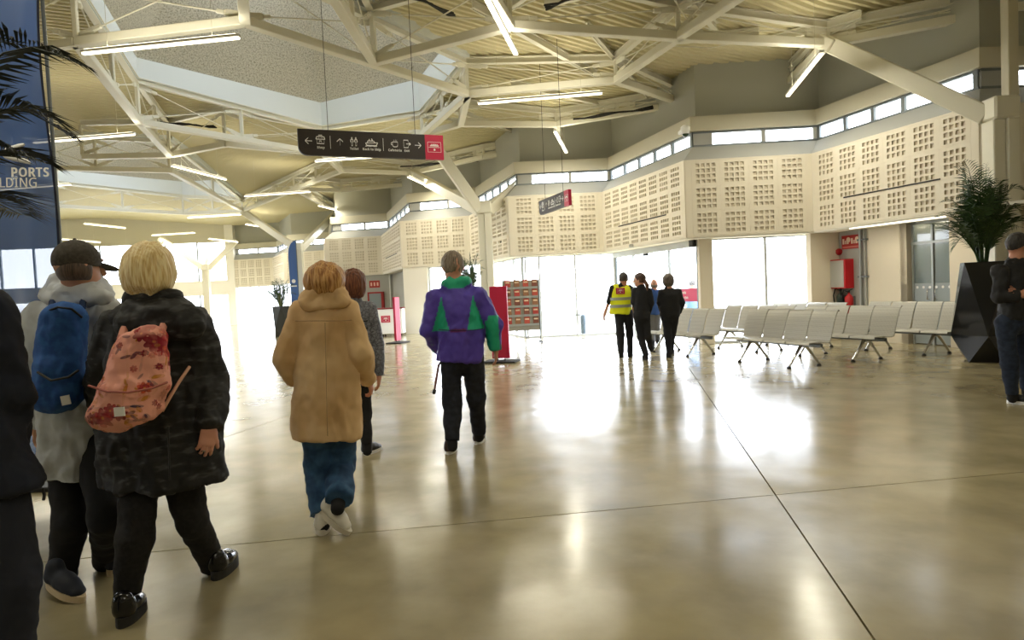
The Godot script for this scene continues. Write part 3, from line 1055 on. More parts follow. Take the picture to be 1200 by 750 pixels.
# ================================================================ fittings
func emblem(parent: Node3D, c: Vector3, w: float, b := Basis()) -> void:      # the white mark on the magenta panels: a frame, a domed band, a line and a small crest
	var st := nst()
	var x := b.x; var y := b.y; var z := -b.z if b == Basis() and c.z < -900 else b.z
	var h := w * 0.72
	var t := w * 0.02
	var bx := func(px: float, py: float, sx: float, sy: float) -> void: box(st, c + x * px + y * py, Vector3(sx, sy, 0.003), b)
	bx.call(0, h * 0.5, w, t); bx.call(0, -h * 0.5, w, t); bx.call(-w * 0.5, 0, t, h); bx.call(w * 0.5, 0, t, h)
	bx.call(0, -h * 0.02, w * 0.84, t * 1.6)
	bx.call(0, h * 0.14, w * 0.66, h * 0.1)
	for k in 5: bx.call((k - 2) * w * 0.11, h * 0.26, w * 0.075, h * 0.1 * (1.2 - 0.22 * absf(k - 2)))
	prism(st, circle2(w * 0.075, 14), -0.0015, 0.0015, Transform3D(b, c - y * h * 0.26))
	obj("emblem", st, M.white, parent).set_meta("label", "white emblem in a thin frame")
func stroke(st: SurfaceTool, pts: Array, w: float, xf: Transform3D) -> void:
	for k in pts.size() - 1:
		var a: Vector3 = xf * Vector3(pts[k].x, pts[k].y, 0)
		var b: Vector3 = xf * Vector3(pts[k + 1].x, pts[k + 1].y, 0)
		bar(st, a, b, 0.003, w)
func icon(called: String, parent: Node3D, at_p: Vector3, b: Basis, s: float) -> void:
	var st := nst()
	var xf := Transform3D(b.scaled_local(Vector3(s, s, 1)), at_p)
	var w := 0.011 * s / 0.11
	var L := func(a: Array) -> void:
		var p := []
		for k in range(0, a.size(), 2): p.append(Vector2(a[k], a[k + 1]))
		stroke(st, p, w, xf)
	match called:
		"arrow_icon": L.call([0.5, 0, -0.5, 0]); L.call([-0.05, 0.45, -0.5, 0, -0.05, -0.45])
		"shop_icon":
			L.call([-0.4, -0.45, -0.4, 0.05]); L.call([0.4, -0.45, 0.4, 0.05]); L.call([-0.4, -0.45, 0.4, -0.45])
			L.call([-0.5, 0.05, 0.5, 0.05]); L.call([-0.5, 0.05, -0.4, 0.34, 0.4, 0.34, 0.5, 0.05]); L.call([-0.16, 0.34, -0.2, 0.05]); L.call([0.16, 0.34, 0.2, 0.05])
			L.call([-0.15, -0.45, -0.15, -0.15, 0.12, -0.15, 0.12, -0.45]); L.call([-0.2, 0.5, 0.2, 0.5]); L.call([-0.2, 0.34, -0.2, 0.5]); L.call([0.2, 0.34, 0.2, 0.5])
		"toilet_icon":
			for q in [-0.24, 0.24]:
				L.call([q - 0.1, 0.28, q + 0.1, 0.28, q + 0.16, 0.0, q + 0.07, -0.06, q + 0.07, -0.48, q - 0.07, -0.48, q - 0.07, -0.06, q - 0.16, 0.0, q - 0.1, 0.28])
				L.call([q - 0.06, 0.36, q + 0.06, 0.36, q + 0.06, 0.48, q - 0.06, 0.48, q - 0.06, 0.36])
		"ship_icon":
			L.call([-0.75, -0.1, -0.6, -0.38, 0.6, -0.38, 0.8, -0.02, 0.3, -0.05, -0.75, -0.1]); L.call([-0.55, -0.08, -0.45, 0.18, 0.3, 0.18, 0.45, -0.04])
			L.call([-0.3, 0.18, -0.25, 0.42]); L.call([0.0, 0.18, 0.05, 0.48, 0.15, 0.18]); L.call([-0.8, -0.5, -0.5, -0.44, -0.2, -0.5, 0.1, -0.44, 0.4, -0.5, 0.7, -0.44])
		"cafe_icon":
			L.call([-0.3, 0.2, -0.3, -0.3, -0.15, -0.45, 0.25, -0.45, 0.4, -0.3, 0.4, 0.2, -0.3, 0.2]); L.call([-0.3, 0.1, -0.5, 0.05, -0.5, -0.15, -0.3, -0.2])
			L.call([-0.1, 0.3, -0.1, 0.48]); L.call([0.1, 0.3, 0.1, 0.5]); L.call([0.28, 0.3, 0.28, 0.48])
		"exit_icon":
			L.call([0.2, 0.2, 0.2, 0.48, -0.4, 0.48, -0.4, -0.48, 0.2, -0.48, 0.2, -0.2]); L.call([-0.05, 0.0, 0.52, 0.0]); L.call([0.32, 0.18, 0.52, 0.0, 0.32, -0.18])
	obj(called, st, M.white, parent)
func hanging_sign(at_p: Vector3, right: Vector3, L: float, label: String, h := 0.40) -> void:      # centre, direction to its right end
	var x := right.normalized()
	var b := Basis(x, Vector3.UP, x.cross(Vector3.UP))
	var t := thing("wayfinding_sign", label, "sign", at_p, 0.0, "hanging direction signs")
	t.basis = b
	var mw := L * 0.135
	var p := PackedVector2Array()
	var l := -L * 0.5
	for k in 7:      # rounded lower left corner
		var a := PI + PI * 0.5 * k / 6.0
		p.append(Vector2(l + 0.13 + cos(a) * 0.13, -h * 0.5 + 0.13 + sin(a) * 0.13))
	p.append(Vector2(L * 0.5 - mw, -h * 0.5)); p.append(Vector2(L * 0.5 - mw, h * 0.5)); p.append(Vector2(l, h * 0.5))
	var st := nst()
	prism(st, p, -0.03, 0.03)
	var body_ := obj("board", st, mat(rgb(44, 36, 32), 0.55), t)
	st = nst()
	box(st, Vector3(L * 0.5 - mw * 0.5, 0, 0), Vector3(mw, h, 0.066))
	var end := obj("end_panel", st, M.magenta, t)
	emblem(end, Vector3(L * 0.5 - mw * 0.5, 0.0, 0.0345), mw * 0.72)
	var z := 0.032
	var k := L / 2.35
	var R := Basis()
	icon("arrow_icon", body_, Vector3(l + 0.16 * k, 0.02, z), R, 0.105)
	icon("shop_icon", body_, Vector3(l + 0.34 * k, 0.045, z), R, 0.135)
	icon("arrow_icon", body_, Vector3(l + 0.64 * k, 0.02, z), Basis(Vector3(0, 0, 1), -PI / 2), 0.105)
	icon("toilet_icon", body_, Vector3(l + 0.86 * k, 0.035, z), R, 0.13)
	icon("ship_icon", body_, Vector3(l + 1.14 * k, 0.035, z), R, 0.125)
	icon("cafe_icon", body_, Vector3(l + 1.52 * k, 0.035, z), R, 0.12)
	icon("exit_icon", body_, Vector3(l + 1.72 * k, 0.035, z), R, 0.125)
	icon("arrow_icon", body_, Vector3(l + 1.91 * k, 0.02, z), Basis(Vector3(0, 0, 1), PI), 0.105)
	for w in [["Shop", 0.34], ["Toilet", 0.86], ["Back to Ship", 1.14], ["Cafeteria", 1.52], ["Exit", 1.72]]:
		part("lettering", text_mesh(w[0], 0.05, 0.003, true), M.white, body_, Transform3D(Basis(), Vector3(l + w[1] * k, -0.075, z)))
	for xx in [0.49, 1.33]:
		st = nst()
		box(st, Vector3(l + xx * k, 0.01, z), Vector3(0.007, 0.2, 0.003))
		obj("divider", st, M.white, body_)
	for xx in [-0.3, 0.3]:
		st = nst()
		tube(st, [Vector3(xx * L, h * 0.5 - 0.01, 0), Vector3(xx * L, ROOF - at_p.y + 0.06, 0)], 0.005, 6)
		obj("hanger", st, M.cable, t)

func frond(parent: Node3D, pts: Array, leaf: float, n: int, m: Material, wide := 0.046) -> void:      # an arching midrib with pairs of narrow leaflets
	var c := Curve3D.new()
	for k in pts.size():
		var tan_: Vector3 = (pts[mini(k + 1, pts.size() - 1)] - pts[maxi(k - 1, 0)]) * 0.22
		c.add_point(pts[k], -tan_, tan_)
	c.bake_interval = 0.02
	var L := c.get_baked_length()
	var st := nst()
	var rib := []
	var rr := []
	for k in 11:
		rib.append(c.sample_baked(L * k / 10.0))
		rr.append(0.011 * (1.05 - 0.09 * k) * (leaf / 0.4 + 0.4))
	tube(st, rib, rr, 5)
	for k in n:
		var f := 0.22 + 0.77 * k / (n - 1.0)
		var p := c.sample_baked(L * f)
		var d := (c.sample_baked(minf(L, L * f + 0.03)) - c.sample_baked(maxf(0, L * f - 0.03))).normalized()
		var sd := d.cross(Vector3.UP).normalized()
		var up := sd.cross(d)
		var ll := leaf * sin(PI * clampf(0.14 + 0.80 * (f - 0.2) / 0.8, 0, 1)) * rng.randf_range(0.85, 1.1)
		for s in [-1.0, 1.0]:
			var o: Vector3 = (d * 0.62 + sd * s * 0.75 + up * rng.randf_range(0.1, 0.3)).normalized()
			var w := o.cross(up).normalized() * ll * wide + up * 0.003
			var mid: Vector3 = p + o * ll * 0.5 + Vector3(0, -0.03 * ll, 0)
			var tip: Vector3 = p + o * ll + Vector3(0, -0.28 * ll * rng.randf_range(0.6, 1.4), 0)
			tri(st, p, mid + w, mid - w)
			tri(st, mid - w, mid + w, tip)
	obj("frond", st, m, parent)
func planter_shape(h: float, r0: float, r1: float, r2: float, waist: float) -> SurfaceTool:      # a twisted faceted pot
	var st := nst()
	var rings := []
	for q in [[0.0, r0, 0.0], [waist, r1, PI / 4], [h, r2, 0.0]]:
		var ring := []
		for k in 4:
			var a: float = q[2] + PI / 4 + TAU * k / 4.0 - 0.48
			ring.append(Vector3(cos(a) * q[1], q[0], -sin(a) * q[1]))
		rings.append(ring)
	for k in 4:
		var k2 := (k + 1) % 4
		var a: Array = rings[0]; var b: Array = rings[1]; var c: Array = rings[2]
		# b is turned by an eighth: b[k] lies between a[k] and a[k+1]
		tri(st, a[k], b[k], a[k2])
		tri(st, a[k2], b[k], b[k2])
		tri(st, c[k], c[k2], b[k])
		tri(st, c[k2], b[k2], b[k])
	var lip := 0.9
	var c2: Array = rings[2]
	for k in 4:
		var k2 := (k + 1) % 4
		var i0 := Vector3(c2[k].x * lip, h, c2[k].z * lip); var i1 := Vector3(c2[k2].x * lip, h, c2[k2].z * lip)
		quad(st, c2[k], i0, i1, c2[k2])
		quad(st, i0, i0 - Vector3(0, 0.08, 0), i1 - Vector3(0, 0.08, 0), i1)
	for k in [1, 2]: tri(st, rings[0][0], rings[0][k], rings[0][k + 1])
	return st
func planter(at_p: Vector3, h: float, r: float, label: String, m: Material) -> Node3D:
	var t := thing("planter", label, "planter", at_p, 0.0, "faceted plant pots")
	obj("pot", planter_shape(h, r * 0.78, r * 1.06, r * 0.92, h * 0.27), m, t)
	var st := nst()
	lathe(st, [Vector2(r * 0.62, 0), Vector2(r * 0.6, 0.02), Vector2(0, 0.035)], 12, Vector3(0, h - 0.07, 0))
	obj("soil", st, mat(rgb(40, 32, 24), 0.95), t)
	return t
func palm(at_p: Vector3, label: String, specs: Array, leaf: float, n: int, m: Material, wide := 0.046, trunk := 0.0) -> void:      # specs: [tip, arch height above the chord]
	var t := thing("potted_palm", label, "plant", at_p, 0.0, "potted palms")
	for s in specs:
		var tip: Vector3 = s[0]
		var base := Vector3(tip.x, 0, tip.z).normalized() * 0.05
		var rise: float = s[1]
		var p1 := base.lerp(tip, 0.25) + Vector3(0, rise * 0.75, 0)
		p1.x = lerpf(base.x, tip.x, 0.2); p1.z = lerpf(base.z, tip.z, 0.2)
		var p2 := base.lerp(tip, 0.62) + Vector3(0, rise, 0)
		p2.x = lerpf(base.x, tip.x, 0.6); p2.z = lerpf(base.z, tip.z, 0.6)
		frond(t, [base, p1, p2, tip], leaf, n, m, wide)
	for k in 5:
		var st := nst()
		var a := k * 1.3
		var q := Vector3(cos(a), 0, sin(a)) * 0.045
		tube(st, [q - Vector3(0, trunk, 0), q * 1.3 + Vector3(0, 0.25, 0), q * 2.0 + Vector3(0, 0.5, 0)], [0.022, 0.018, 0.01], 6)
		obj("stem", st, mat(rgb(96, 104, 50), 0.7), t)

func bench_proto() -> Node3D:
	var t := thing("bench", "bench", "bench", Vector3.ZERO, 0.0, "grey perforated metal bench rows")
	t.set_meta("base_name", "bench")
	var pf := perforated()
	for k in 4:
		var x := -0.78 + k * 0.52
		var st := nst()      # seat and back pan, each a curved perforated sheet
		var seat := [Vector2(0.30, 0.395), Vector2(0.285, 0.425), Vector2(0.1, 0.43), Vector2(-0.07, 0.41), Vector2(-0.13, 0.43)]
		var back := [Vector2(-0.13, 0.435), Vector2(-0.165, 0.55), Vector2(-0.215, 0.72), Vector2(-0.275, 0.87), Vector2(-0.305, 0.905), Vector2(-0.33, 0.895)]
		sheet(st, seat, x, 0.49, 0.012)
		obj("seat", st, pf, t)
		st = nst()
		sheet(st, back, x, 0.49, 0.012)
		obj("backrest", st, pf, t)
	var st := nst()
	box(st, Vector3(0, 0.37, 0.02), Vector3(2.0, 0.06, 0.07), Basis(), 0.01)
	obj("beam", st, M.alu_dark, t)
	for x in [-0.6, 0.6]:
		st = nst()
		tube(st, [Vector3(x, 0.035, 0.30), Vector3(x, 0.2, 0.17), Vector3(x, 0.335, 0.07), Vector3(x, 0.36, 0.02), Vector3(x, 0.335, -0.05), Vector3(x, 0.2, -0.17), Vector3(x, 0.035, -0.30)], [0.02, 0.022, 0.03, 0.035, 0.03, 0.022, 0.02], 8)
		var leg := obj("leg_frame", st, M.chrome, t)
		for z in [-0.305, 0.305]:
			st = nst()
			lathe(st, [Vector2(0.0, 0.0), Vector2(0.035, 0.0), Vector2(0.035, 0.015), Vector2(0.018, 0.04), Vector2(0.0, 0.04)], 10, Vector3(x, 0, z))
			obj("foot", st, M.rubber, leg)
	return t
func sheet(st: SurfaceTool, prof: Array, x: float, w: float, t: float) -> void:      # prof: Vector2(z, y)
	st.set_smooth_group(1)
	var f := []
	var g := []
	for k in prof.size():
		var d: Vector2 = (prof[mini(k + 1, prof.size() - 1)] - prof[maxi(k - 1, 0)]).normalized()
		var n := Vector2(-d.y, d.x) * t * 0.5
		f.append(prof[k] + n); g.append(prof[k] - n)
	for k in prof.size() - 1:
		for q in [[f, 1.0], [g, -1.0]]:
			var a: Vector2 = q[0][k]; var b: Vector2 = q[0][k + 1]
			var p := [Vector3(x - w * 0.5, a.y, a.x), Vector3(x - w * 0.5, b.y, b.x), Vector3(x + w * 0.5, b.y, b.x), Vector3(x + w * 0.5, a.y, a.x)]
			if q[1] < 0: quad(st, p[0], p[1], p[2], p[3])
			else: quad(st, p[3], p[2], p[1], p[0])
	st.set_smooth_group(-1)
	for s in [-0.5, 0.5]:
		for k in prof.size() - 1:
			var p := [Vector3(x + w * s, f[k].y, f[k].x), Vector3(x + w * s, f[k + 1].y, f[k + 1].x), Vector3(x + w * s, g[k + 1].y, g[k + 1].x), Vector3(x + w * s, g[k].y, g[k].x)]
			if s < 0: quad(st, p[0], p[1], p[2], p[3])
			else: quad(st, p[3], p[2], p[1], p[0])
	for e in [0, prof.size() - 1]:
		quad(st, Vector3(x - w * 0.5, f[e].y, f[e].x), Vector3(x + w * 0.5, f[e].y, f[e].x), Vector3(x + w * 0.5, g[e].y, g[e].x), Vector3(x - w * 0.5, g[e].y, g[e].x))
func perforated() -> StandardMaterial3D:
	var im := Image.create(32, 32, false, Image.FORMAT_RGB8)
	im.fill(rgb(180, 178, 170))
	for y in 32:
		for x in 32:
			if Vector2(x - 15.5, y - 15.5).length() < 7.0: im.set_pixel(x, y, rgb(132, 130, 124))
	var m := tri_mat(ImageTexture.create_from_image(im), 45.0, 0.42)
	m.metallic = 0.25
	return m

func build_fittings() -> void:
	# hanging signs
	var a := dep(349, 167, 10.6); var b := dep(519, 173, 11.5)
	hanging_sign((a + b) * 0.5, lift(b - a, 0), lift(b - a, 0).length(), "large dark hanging direction sign with white icons and a magenta end over mid-hall")
	a = dep(633, 243.5, 16.2); b = dep(668, 232, 14.4)
	hanging_sign((a + b) * 0.5, lift(b - a, 0), lift(b - a, 0).length(), "smaller-looking dark hanging sign seen at an angle before the far bulkhead", 0.33)
	blue_banner()
	flag()
	stands()
	rack()
	counter()
	hose_cabinet()
	far_cabinet()
	# benches, in three rows; each is placed by its near front foot
	var proto := bench_proto()
	var spots := [[925, 432, "nearest grey bench, in front of the others, its white gaps facing the hall"], [806, 418, "leftmost grey bench, just right of the woman in the black jacket"], [887, 413, "grey bench behind the nearest one, its left end against the bright glass"], [1000, 424, "grey bench right of the nearest one, below the hose cabinet"], [947, 409, "grey bench at the back of the middle row, seen over the nearest bench"], [1083, 417, "rightmost grey bench, beside the faceted planter"]]
	for k in spots.size():
		var p := flo(spots[k][0], spots[k][1])
		var turn := deg_to_rad(-70.0)
		var pos := p - Basis(Vector3.UP, turn) * Vector3(0.6, 0, 0.3)
		if k == 0:
			proto.position = pos
			proto.rotation.y = turn
			proto.set_meta("label", spots[k][2])
		else: dup(proto, pos, turn, spots[k][2])
	plants()
	details()

func blue_banner() -> void:
	var t := thing("banner", "tall blue fabric banner with white lettering at the left edge behind the palm fronds", "banner", lift(dep(0, 300, 5.5), 0))
	var o := -t.position
	var x0 := dep(-75, 300, 5.6).x
	var x1 := dep(66, 300, 5.5).x
	var st := nst()
	st.set_smooth_group(1)
	var nx := 30
	var ny := 46
	var g := func(i: int, k: int) -> Vector3:
		var u := float(i) / nx
		var v := float(k) / ny
		return o + Vector3(lerpf(x0, x1, u) + 0.016 * sin(v * 7.0) * u + (0.05 * (v - 0.5) if u > 0.9 else 0.0), 0.25 + 4.6 * v, -5.5 + 0.02 * sin(u * 9.0 + v * 3.0) + 0.014 * sin(u * 21.0 - v * 9.0) + 0.02 * sin(v * 13.0 + u * 5.0))
	for i in nx:
		for k in ny: quad(st, g.call(i, k), g.call(i, k + 1), g.call(i + 1, k + 1), g.call(i + 1, k))
	st.set_smooth_group(-1)
	var m := mat(Color(rgb(54, 92, 156), 0.92), 0.42)
	m.transparency = BaseMaterial3D.TRANSPARENCY_ALPHA
	var cloth := obj("fabric", st, m, t)
	st = nst()
	var hem := []
	for k in ny + 1: hem.append(g.call(nx, k))
	tube(st, hem, 0.009, 6)
	obj("hem", st, mat(rgb(20, 28, 52), 0.8), t)
	for xx in [x0, x1]:
		st = nst()
		tube(st, [o + Vector3(xx, 0.02, -5.56), o + Vector3(xx, 4.9, -5.56)], 0.014, 8)
		obj("pole", st, M.alu_dark, t)
	st = nst()
	box(st, o + Vector3((x0 + x1) * 0.5, 0.02, -5.56), Vector3(x1 - x0 + 0.1, 0.04, 0.3), Basis(), 0.01)
	obj("base", st, M.black, t)
	for q in [["PORTS", 35, 202, 0.1, true], ["BUILDING", 8, 214, 0.105, false]]:
		var p := dep(q[1], q[2], 5.43)
		part("lettering", text_mesh(q[0], q[3], 0.003, q[4]), M.white, cloth, Transform3D(Basis(Vector3(0, 0, 1), -0.045), p + o))
	st = nst()      # white swirl mark above the lettering
	var pts := []
	for k in 25:
		var f := k / 24.0
		var p := dep(20 + 16 * cos(f * TAU * 0.8 + 0.4) * (1.0 if f < 0.5 else 0.8), 180 - 20 * (f - 0.5) * 2.0 * 0.55, 5.43)
		pts.append(p + o)
	tube(st, pts, [0.01, 0.014, 0.018, 0.02, 0.022, 0.024, 0.026, 0.027, 0.028, 0.028, 0.028, 0.028, 0.028, 0.028, 0.028, 0.027, 0.026, 0.025, 0.024, 0.022, 0.02, 0.018, 0.016, 0.013, 0.008], 8)
	obj("swirl_mark", st, M.white, cloth)
func flag() -> void:
	var d := 31.0
	var base := lift(dep(345, 380, d), 0)
	var t := thing("feather_flag", "narrow blue feather flag with a white mark, leaning by the far forked column", "flag", base)
	var p := PackedVector2Array()
	var l := dep(339.5, 330, d).x - base.x
	var r := dep(349, 330, d).x - base.x
	p.append(Vector2(l + 0.03, 0.5)); p.append(Vector2(r, 0.5)); p.append(Vector2(r, 4.12))
	for k in 8:
		var f := k / 7.0
		p.append(Vector2(lerpf(r - 0.04, l, sin(f * PI * 0.5)), 4.1 - 0.75 * f * f))
	var st := nst()
	prism(st, p, -0.008, 0.008)
	var cl := obj("fabric", st, mat(rgb(72, 106, 172), 0.7), t)
	st = nst()
	tube(st, [Vector3(r + 0.015, 0.0, 0), Vector3(r + 0.015, 4.15, 0)], 0.02, 6)
	obj("pole", st, M.alu_dark, t)
	st = nst()
	lathe(st, [Vector2(0.22, 0.0), Vector2(0.22, 0.03), Vector2(0.05, 0.08)], 14, Vector3(r, 0, 0))
	obj("base", st, M.black, t)
	st = nst()
	prism(st, circle2(0.09, 12), 0.008, 0.014, Transform3D(Basis(), Vector3((l + r) * 0.5, 2.3, 0)))
	prism(st, PackedVector2Array([Vector2(-0.13, 2.05), Vector2(0.13, 2.05), Vector2(0.13, 2.1), Vector2(-0.13, 2.1)]), 0.008, 0.014, Transform3D(Basis(), Vector3((l + r) * 0.5, 0, 0)))
	obj("flag_mark", st, M.white, cl)
func stands() -> void:
	# the magenta totem right of the column, and one seen edge-on by the counter
	for q in [[587.5, 421, 13.8, 0.36, 1.46, -14.0, "magenta totem stand on a dark foot, right of the man in the purple jacket"], [466.5, 401, 20.7, 0.34, 1.32, 74.0, "slim magenta totem stand seen edge-on in front of the white counter"]]:
		var t := thing("totem_stand", q[6], "sign stand", lift(dep(q[0], q[1], q[2]), 0), deg_to_rad(q[5]), "magenta totem stands")
		var st := nst()
		box(st, Vector3(0, 0.08 + q[4] * 0.5, 0), Vector3(q[3], q[4], 0.07), Basis(), 0.008)
		obj("panel", st, M.magenta, t)
		st = nst()
		box(st, Vector3(0, 0.02, 0), Vector3(0.68, 0.035, 0.5), Basis(), 0.01)
		obj("foot", st, M.rubber, t)
		st = nst()
		for s in [-0.08, 0.08]:
			tube(st, [Vector3(s, 0.03, 0), Vector3(s, 0.1, 0)], 0.015, 6)
		obj("stem", st, M.black, t).set_meta("kind", "stuff")
func rack() -> void:
	var pr := flo(634, 401)
	var pl := dep(592, 397, 18.4); pl.y = 0
	var x := (pr - pl).normalized()
	var bs := Basis(x, Vector3.UP, x.cross(Vector3.UP))
	var w := pl.distance_to(pr)
	var t := thing("brochure_rack", "grey display rack of red and brown brochures, right of the magenta totem", "rack", pl)
	t.basis = bs
	var st := nst()
	box(st, Vector3(w * 0.5, 1.02, -0.02), Vector3(w, 1.36, 0.03))
	obj("back_panel", st, mat(rgb(150, 146, 136), 0.6), t)
	for k in 2:
		st = nst()
		tube(st, [Vector3(k * w, 0.03, 0), Vector3(k * w, 1.72, 0)], 0.016, 8)
		obj("pole", st, M.alu_dark, t)
		st = nst()
		tube(st, [Vector3(k * w, 0.02, -0.25), Vector3(k * w, 0.025, 0.25)], 0.018, 6)
		obj("foot", st, M.rubber, t)
	for r in 5:
		st = nst()
		box(st, Vector3(w * 0.5, 0.50 + r * 0.25, 0.035), Vector3(w - 0.06, 0.06, 0.008))
		box(st, Vector3(w * 0.5, 0.475 + r * 0.25, 0.015), Vector3(w - 0.06, 0.008, 0.045))
		obj("pocket_rail", st, M.alu, t)
	var cols := [rgb(166, 60, 52), rgb(140, 96, 66), rgb(176, 74, 58), rgb(120, 70, 56)]
	var kinds := ["red", "brown", "salmon red", "dark brown"]
	var rows := ["bottom", "second lowest", "middle", "second highest", "top"]
	for c in 4:
		for r in 5:
			var st2 := nst()
			var p := t.transform * Vector3(w * (c + 0.5) / 4.0 + 0.008, 0.48 + r * 0.25, 0.012)
			var n := thing("brochure", "%s brochure in the %s row, %s column of the rack" % [kinds[(c + r) % 4], rows[r], ["first", "second", "third", "fourth"][c]], "brochure", p, 0.0, "brochures in the rack")
			n.basis = bs
			box(st2, Vector3(0, 0.115, 0), Vector3(0.15, 0.235, 0.012), Basis(Vector3(1, 0, 0), -0.06))
			var cover := obj("cover", st2, mat(cols[(c + r) % 4], 0.5), n)
			st2 = nst()
			box(st2, Vector3(0, 0.17, 0.0045), Vector3(0.11, 0.04, 0.01), Basis(Vector3(1, 0, 0), -0.06))
			obj("photo_panel", st2, mat(rgb(214, 190, 160), 0.5), cover)
func counter() -> void:
	var p := flo(450, 395)
	var t := thing("counter", "white reception counter with a magenta logo on small dark feet", "counter", p)
	var l := dep(424, 380, -p.z).x - p.x
	var r := dep(472, 380, -p.z).x - p.x
	var st := nst()
	box(st, Vector3((l + r) * 0.5, 0.54, -0.3), Vector3(r - l, 0.88, 0.6), Basis(), 0.012)
	obj("body", st, M.white, t)
	st = nst()
	box(st, Vector3((l + r) * 0.5, 1.0, -0.3), Vector3(r - l + 0.04, 0.04, 0.64), Basis(), 0.008)
	obj("worktop", st, mat(rgb(120, 30, 40), 0.5), t)
	for x in [l + 0.15, (l + r) * 0.5, r - 0.15]:
		for z in [-0.5, -0.1]:
			st = nst()
			tube(st, [Vector3(x, 0.0, z), Vector3(x, 0.11, z)], 0.03, 8)
			obj("foot", st, M.black, t)
	st = nst()
	var c := dep(452, 374, -p.z) - p
	box(st, Vector3(c.x, c.y, 0.004), Vector3(0.32, 0.24, 0.012))
	var lg := obj("logo_panel", st, M.magenta, t)
	emblem(lg, Vector3(c.x, c.y, 0.0125), 0.22)
func on_wall(x: float, y: float) -> Vector3: return onw(x, y, recess_a, recess_b)
func hose_cabinet() -> void:
	var x := (recess_b - recess_a).normalized()
	var bs := Basis(x, Vector3.UP, x.cross(Vector3.UP))
	var tl := on_wall(981, 305); var br := on_wall(999, 337)
	var w := 0.6; var h := absf(tl.y - br.y) + 0.02
	var c := (tl + br) * 0.5
	c -= x * 0.02
	var t := thing("hose_cabinet", "red fire hose cabinet with a brushed steel door on the grey service wall", "cabinet", c)
	t.basis = bs
	var st := nst()
	box(st, Vector3(0, 0, 0.12), Vector3(w, h, 0.24), Basis(), 0.008)
	obj("box", st, mat(rgb(188, 18, 30), 0.4), t)
	st = nst()
	box(st, Vector3(-0.01, 0, 0.244), Vector3(w - 0.06, h - 0.05, 0.012), Basis(), 0.003)
	var door := obj("steel_door", st, mat(rgb(196, 198, 198), 0.3, 0.6), t)
	st = nst()
	box(st, Vector3(-w * 0.5 + 0.09, -0.02, 0.256), Vector3(0.06, 0.05, 0.02), Basis(), 0.006)
	obj("latch", st, M.black, door)
	# sign over it
	var s := thing("fire_sign", "red and white safety sign with pictograms above the hose cabinet", "sign", on_wall(997.5, 283.5) + bs.z * 0.012)
	s.basis = bs
	var sw := on_wall(987, 283).distance_to(on_wall(1008, 283))
	var sh := absf(on_wall(997, 276).y - on_wall(997, 292).y)
	st = nst()
	box(st, Vector3.ZERO, Vector3(sw, sh, 0.012))
	var plate := obj("plate", st, mat(rgb(178, 44, 40), 0.5), s)
	for k in 4:
		st = nst()
		var px := sw * (-0.36 + 0.24 * k)
		if k % 2: prism(st, circle2(0.06, 12), 0.006, 0.009, Transform3D(Basis(), Vector3(px, 0.05, 0)))
		box(st, Vector3(px - 0.02, 0.02, 0.0075), Vector3(0.05, sh * 0.4, 0.004))
		if k != 1: box(st, Vector3(px + 0.045, 0.0, 0.0075), Vector3(0.03, sh * 0.26, 0.004))
		obj("pictogram", st, mat(rgb(240, 214, 190), 0.5), plate)
	st = nst()
	box(st, Vector3(0, -sh * 0.36, 0.0075), Vector3(sw * 0.9, sh * 0.12, 0.004))
	obj("text_strip", st, mat(rgb(214, 120, 108), 0.5), plate)
	var al := thing("fire_siren", "small round red siren left below the safety sign", "siren", on_wall(984.5, 295))
	al.basis = bs
	st = nst()
	tube(st, [Vector3(0, 0, 0), Vector3(0, 0, 0.05), Vector3(0, 0, 0.09)], [0.07, 0.075, 0.05], 14)
	obj("horn", st, mat(rgb(176, 20, 32), 0.5), al)
	# pipes
	var pp := thing("wall_pipe", "thin grey conduit running down the wall right of the hose cabinet", "pipe", lift(on_wall(1011, 330), 0))
	pp.basis = bs
	st = nst()
	tube(st, [Vector3(0, 0.0, 0.05), Vector3(0, SOFFIT, 0.05)], 0.03, 8)
	obj("conduit", st, M.alu, pp)
	st = nst()
	tube(st, [Vector3(0.12, 0.0, 0.04), Vector3(0.12, SOFFIT, 0.04)], 0.02, 8)
	obj("conduit", st, M.grey_wall, pp)
	for y in [0.5, 1.4, 2.2]:
		st = nst()
		box(st, Vector3(0.05, y, 0.03), Vector3(0.26, 0.04, 0.06))
		obj("bracket", st, M.alu_dark, pp)
	# extinguishers under the cabinet and the loose hose
	for q in [[991, 354, 20, 0.085, 0.5, "dark green gas extinguisher with a black horn under the hose cabinet", rgb(30, 44, 38)], [1001, 358, 24, 0.09, 0.46, "red powder extinguisher at the right under the hose cabinet", rgb(178, 18, 28)], [978, 356, 24, 0.09, 0.44, "red extinguisher at the left under the hose cabinet, half behind the bench", rgb(140, 26, 30)]]:
		var base := on_wall(q[0], q[1] + 10) + bs.z * 0.13
		base.y = 0.6
		var e := thing("fire_extinguisher", q[5], "extinguisher", base, 0.0, "fire extinguishers")
		e.basis = bs
		st = nst()
		lathe(st, [Vector2(0.0, 0.0), Vector2(q[3], 0.0), Vector2(q[3], q[4] * 0.75), Vector2(q[3] * 0.6, q[4] * 0.88), Vector2(0.025, q[4] * 0.92), Vector2(0.025, q[4])], 16)
		obj("cylinder", st, mat(q[6], 0.35), e)
		st = nst()
		box(st, Vector3(0, q[4] + 0.02, 0), Vector3(0.05, 0.05, 0.05), Basis(), 0.01)
		bar(st, Vector3(0, q[4] + 0.04, 0), Vector3(0.11, q[4] + 0.08, 0), 0.02, 0.014)
		obj("valve", st, M.black, e)
		st = nst()
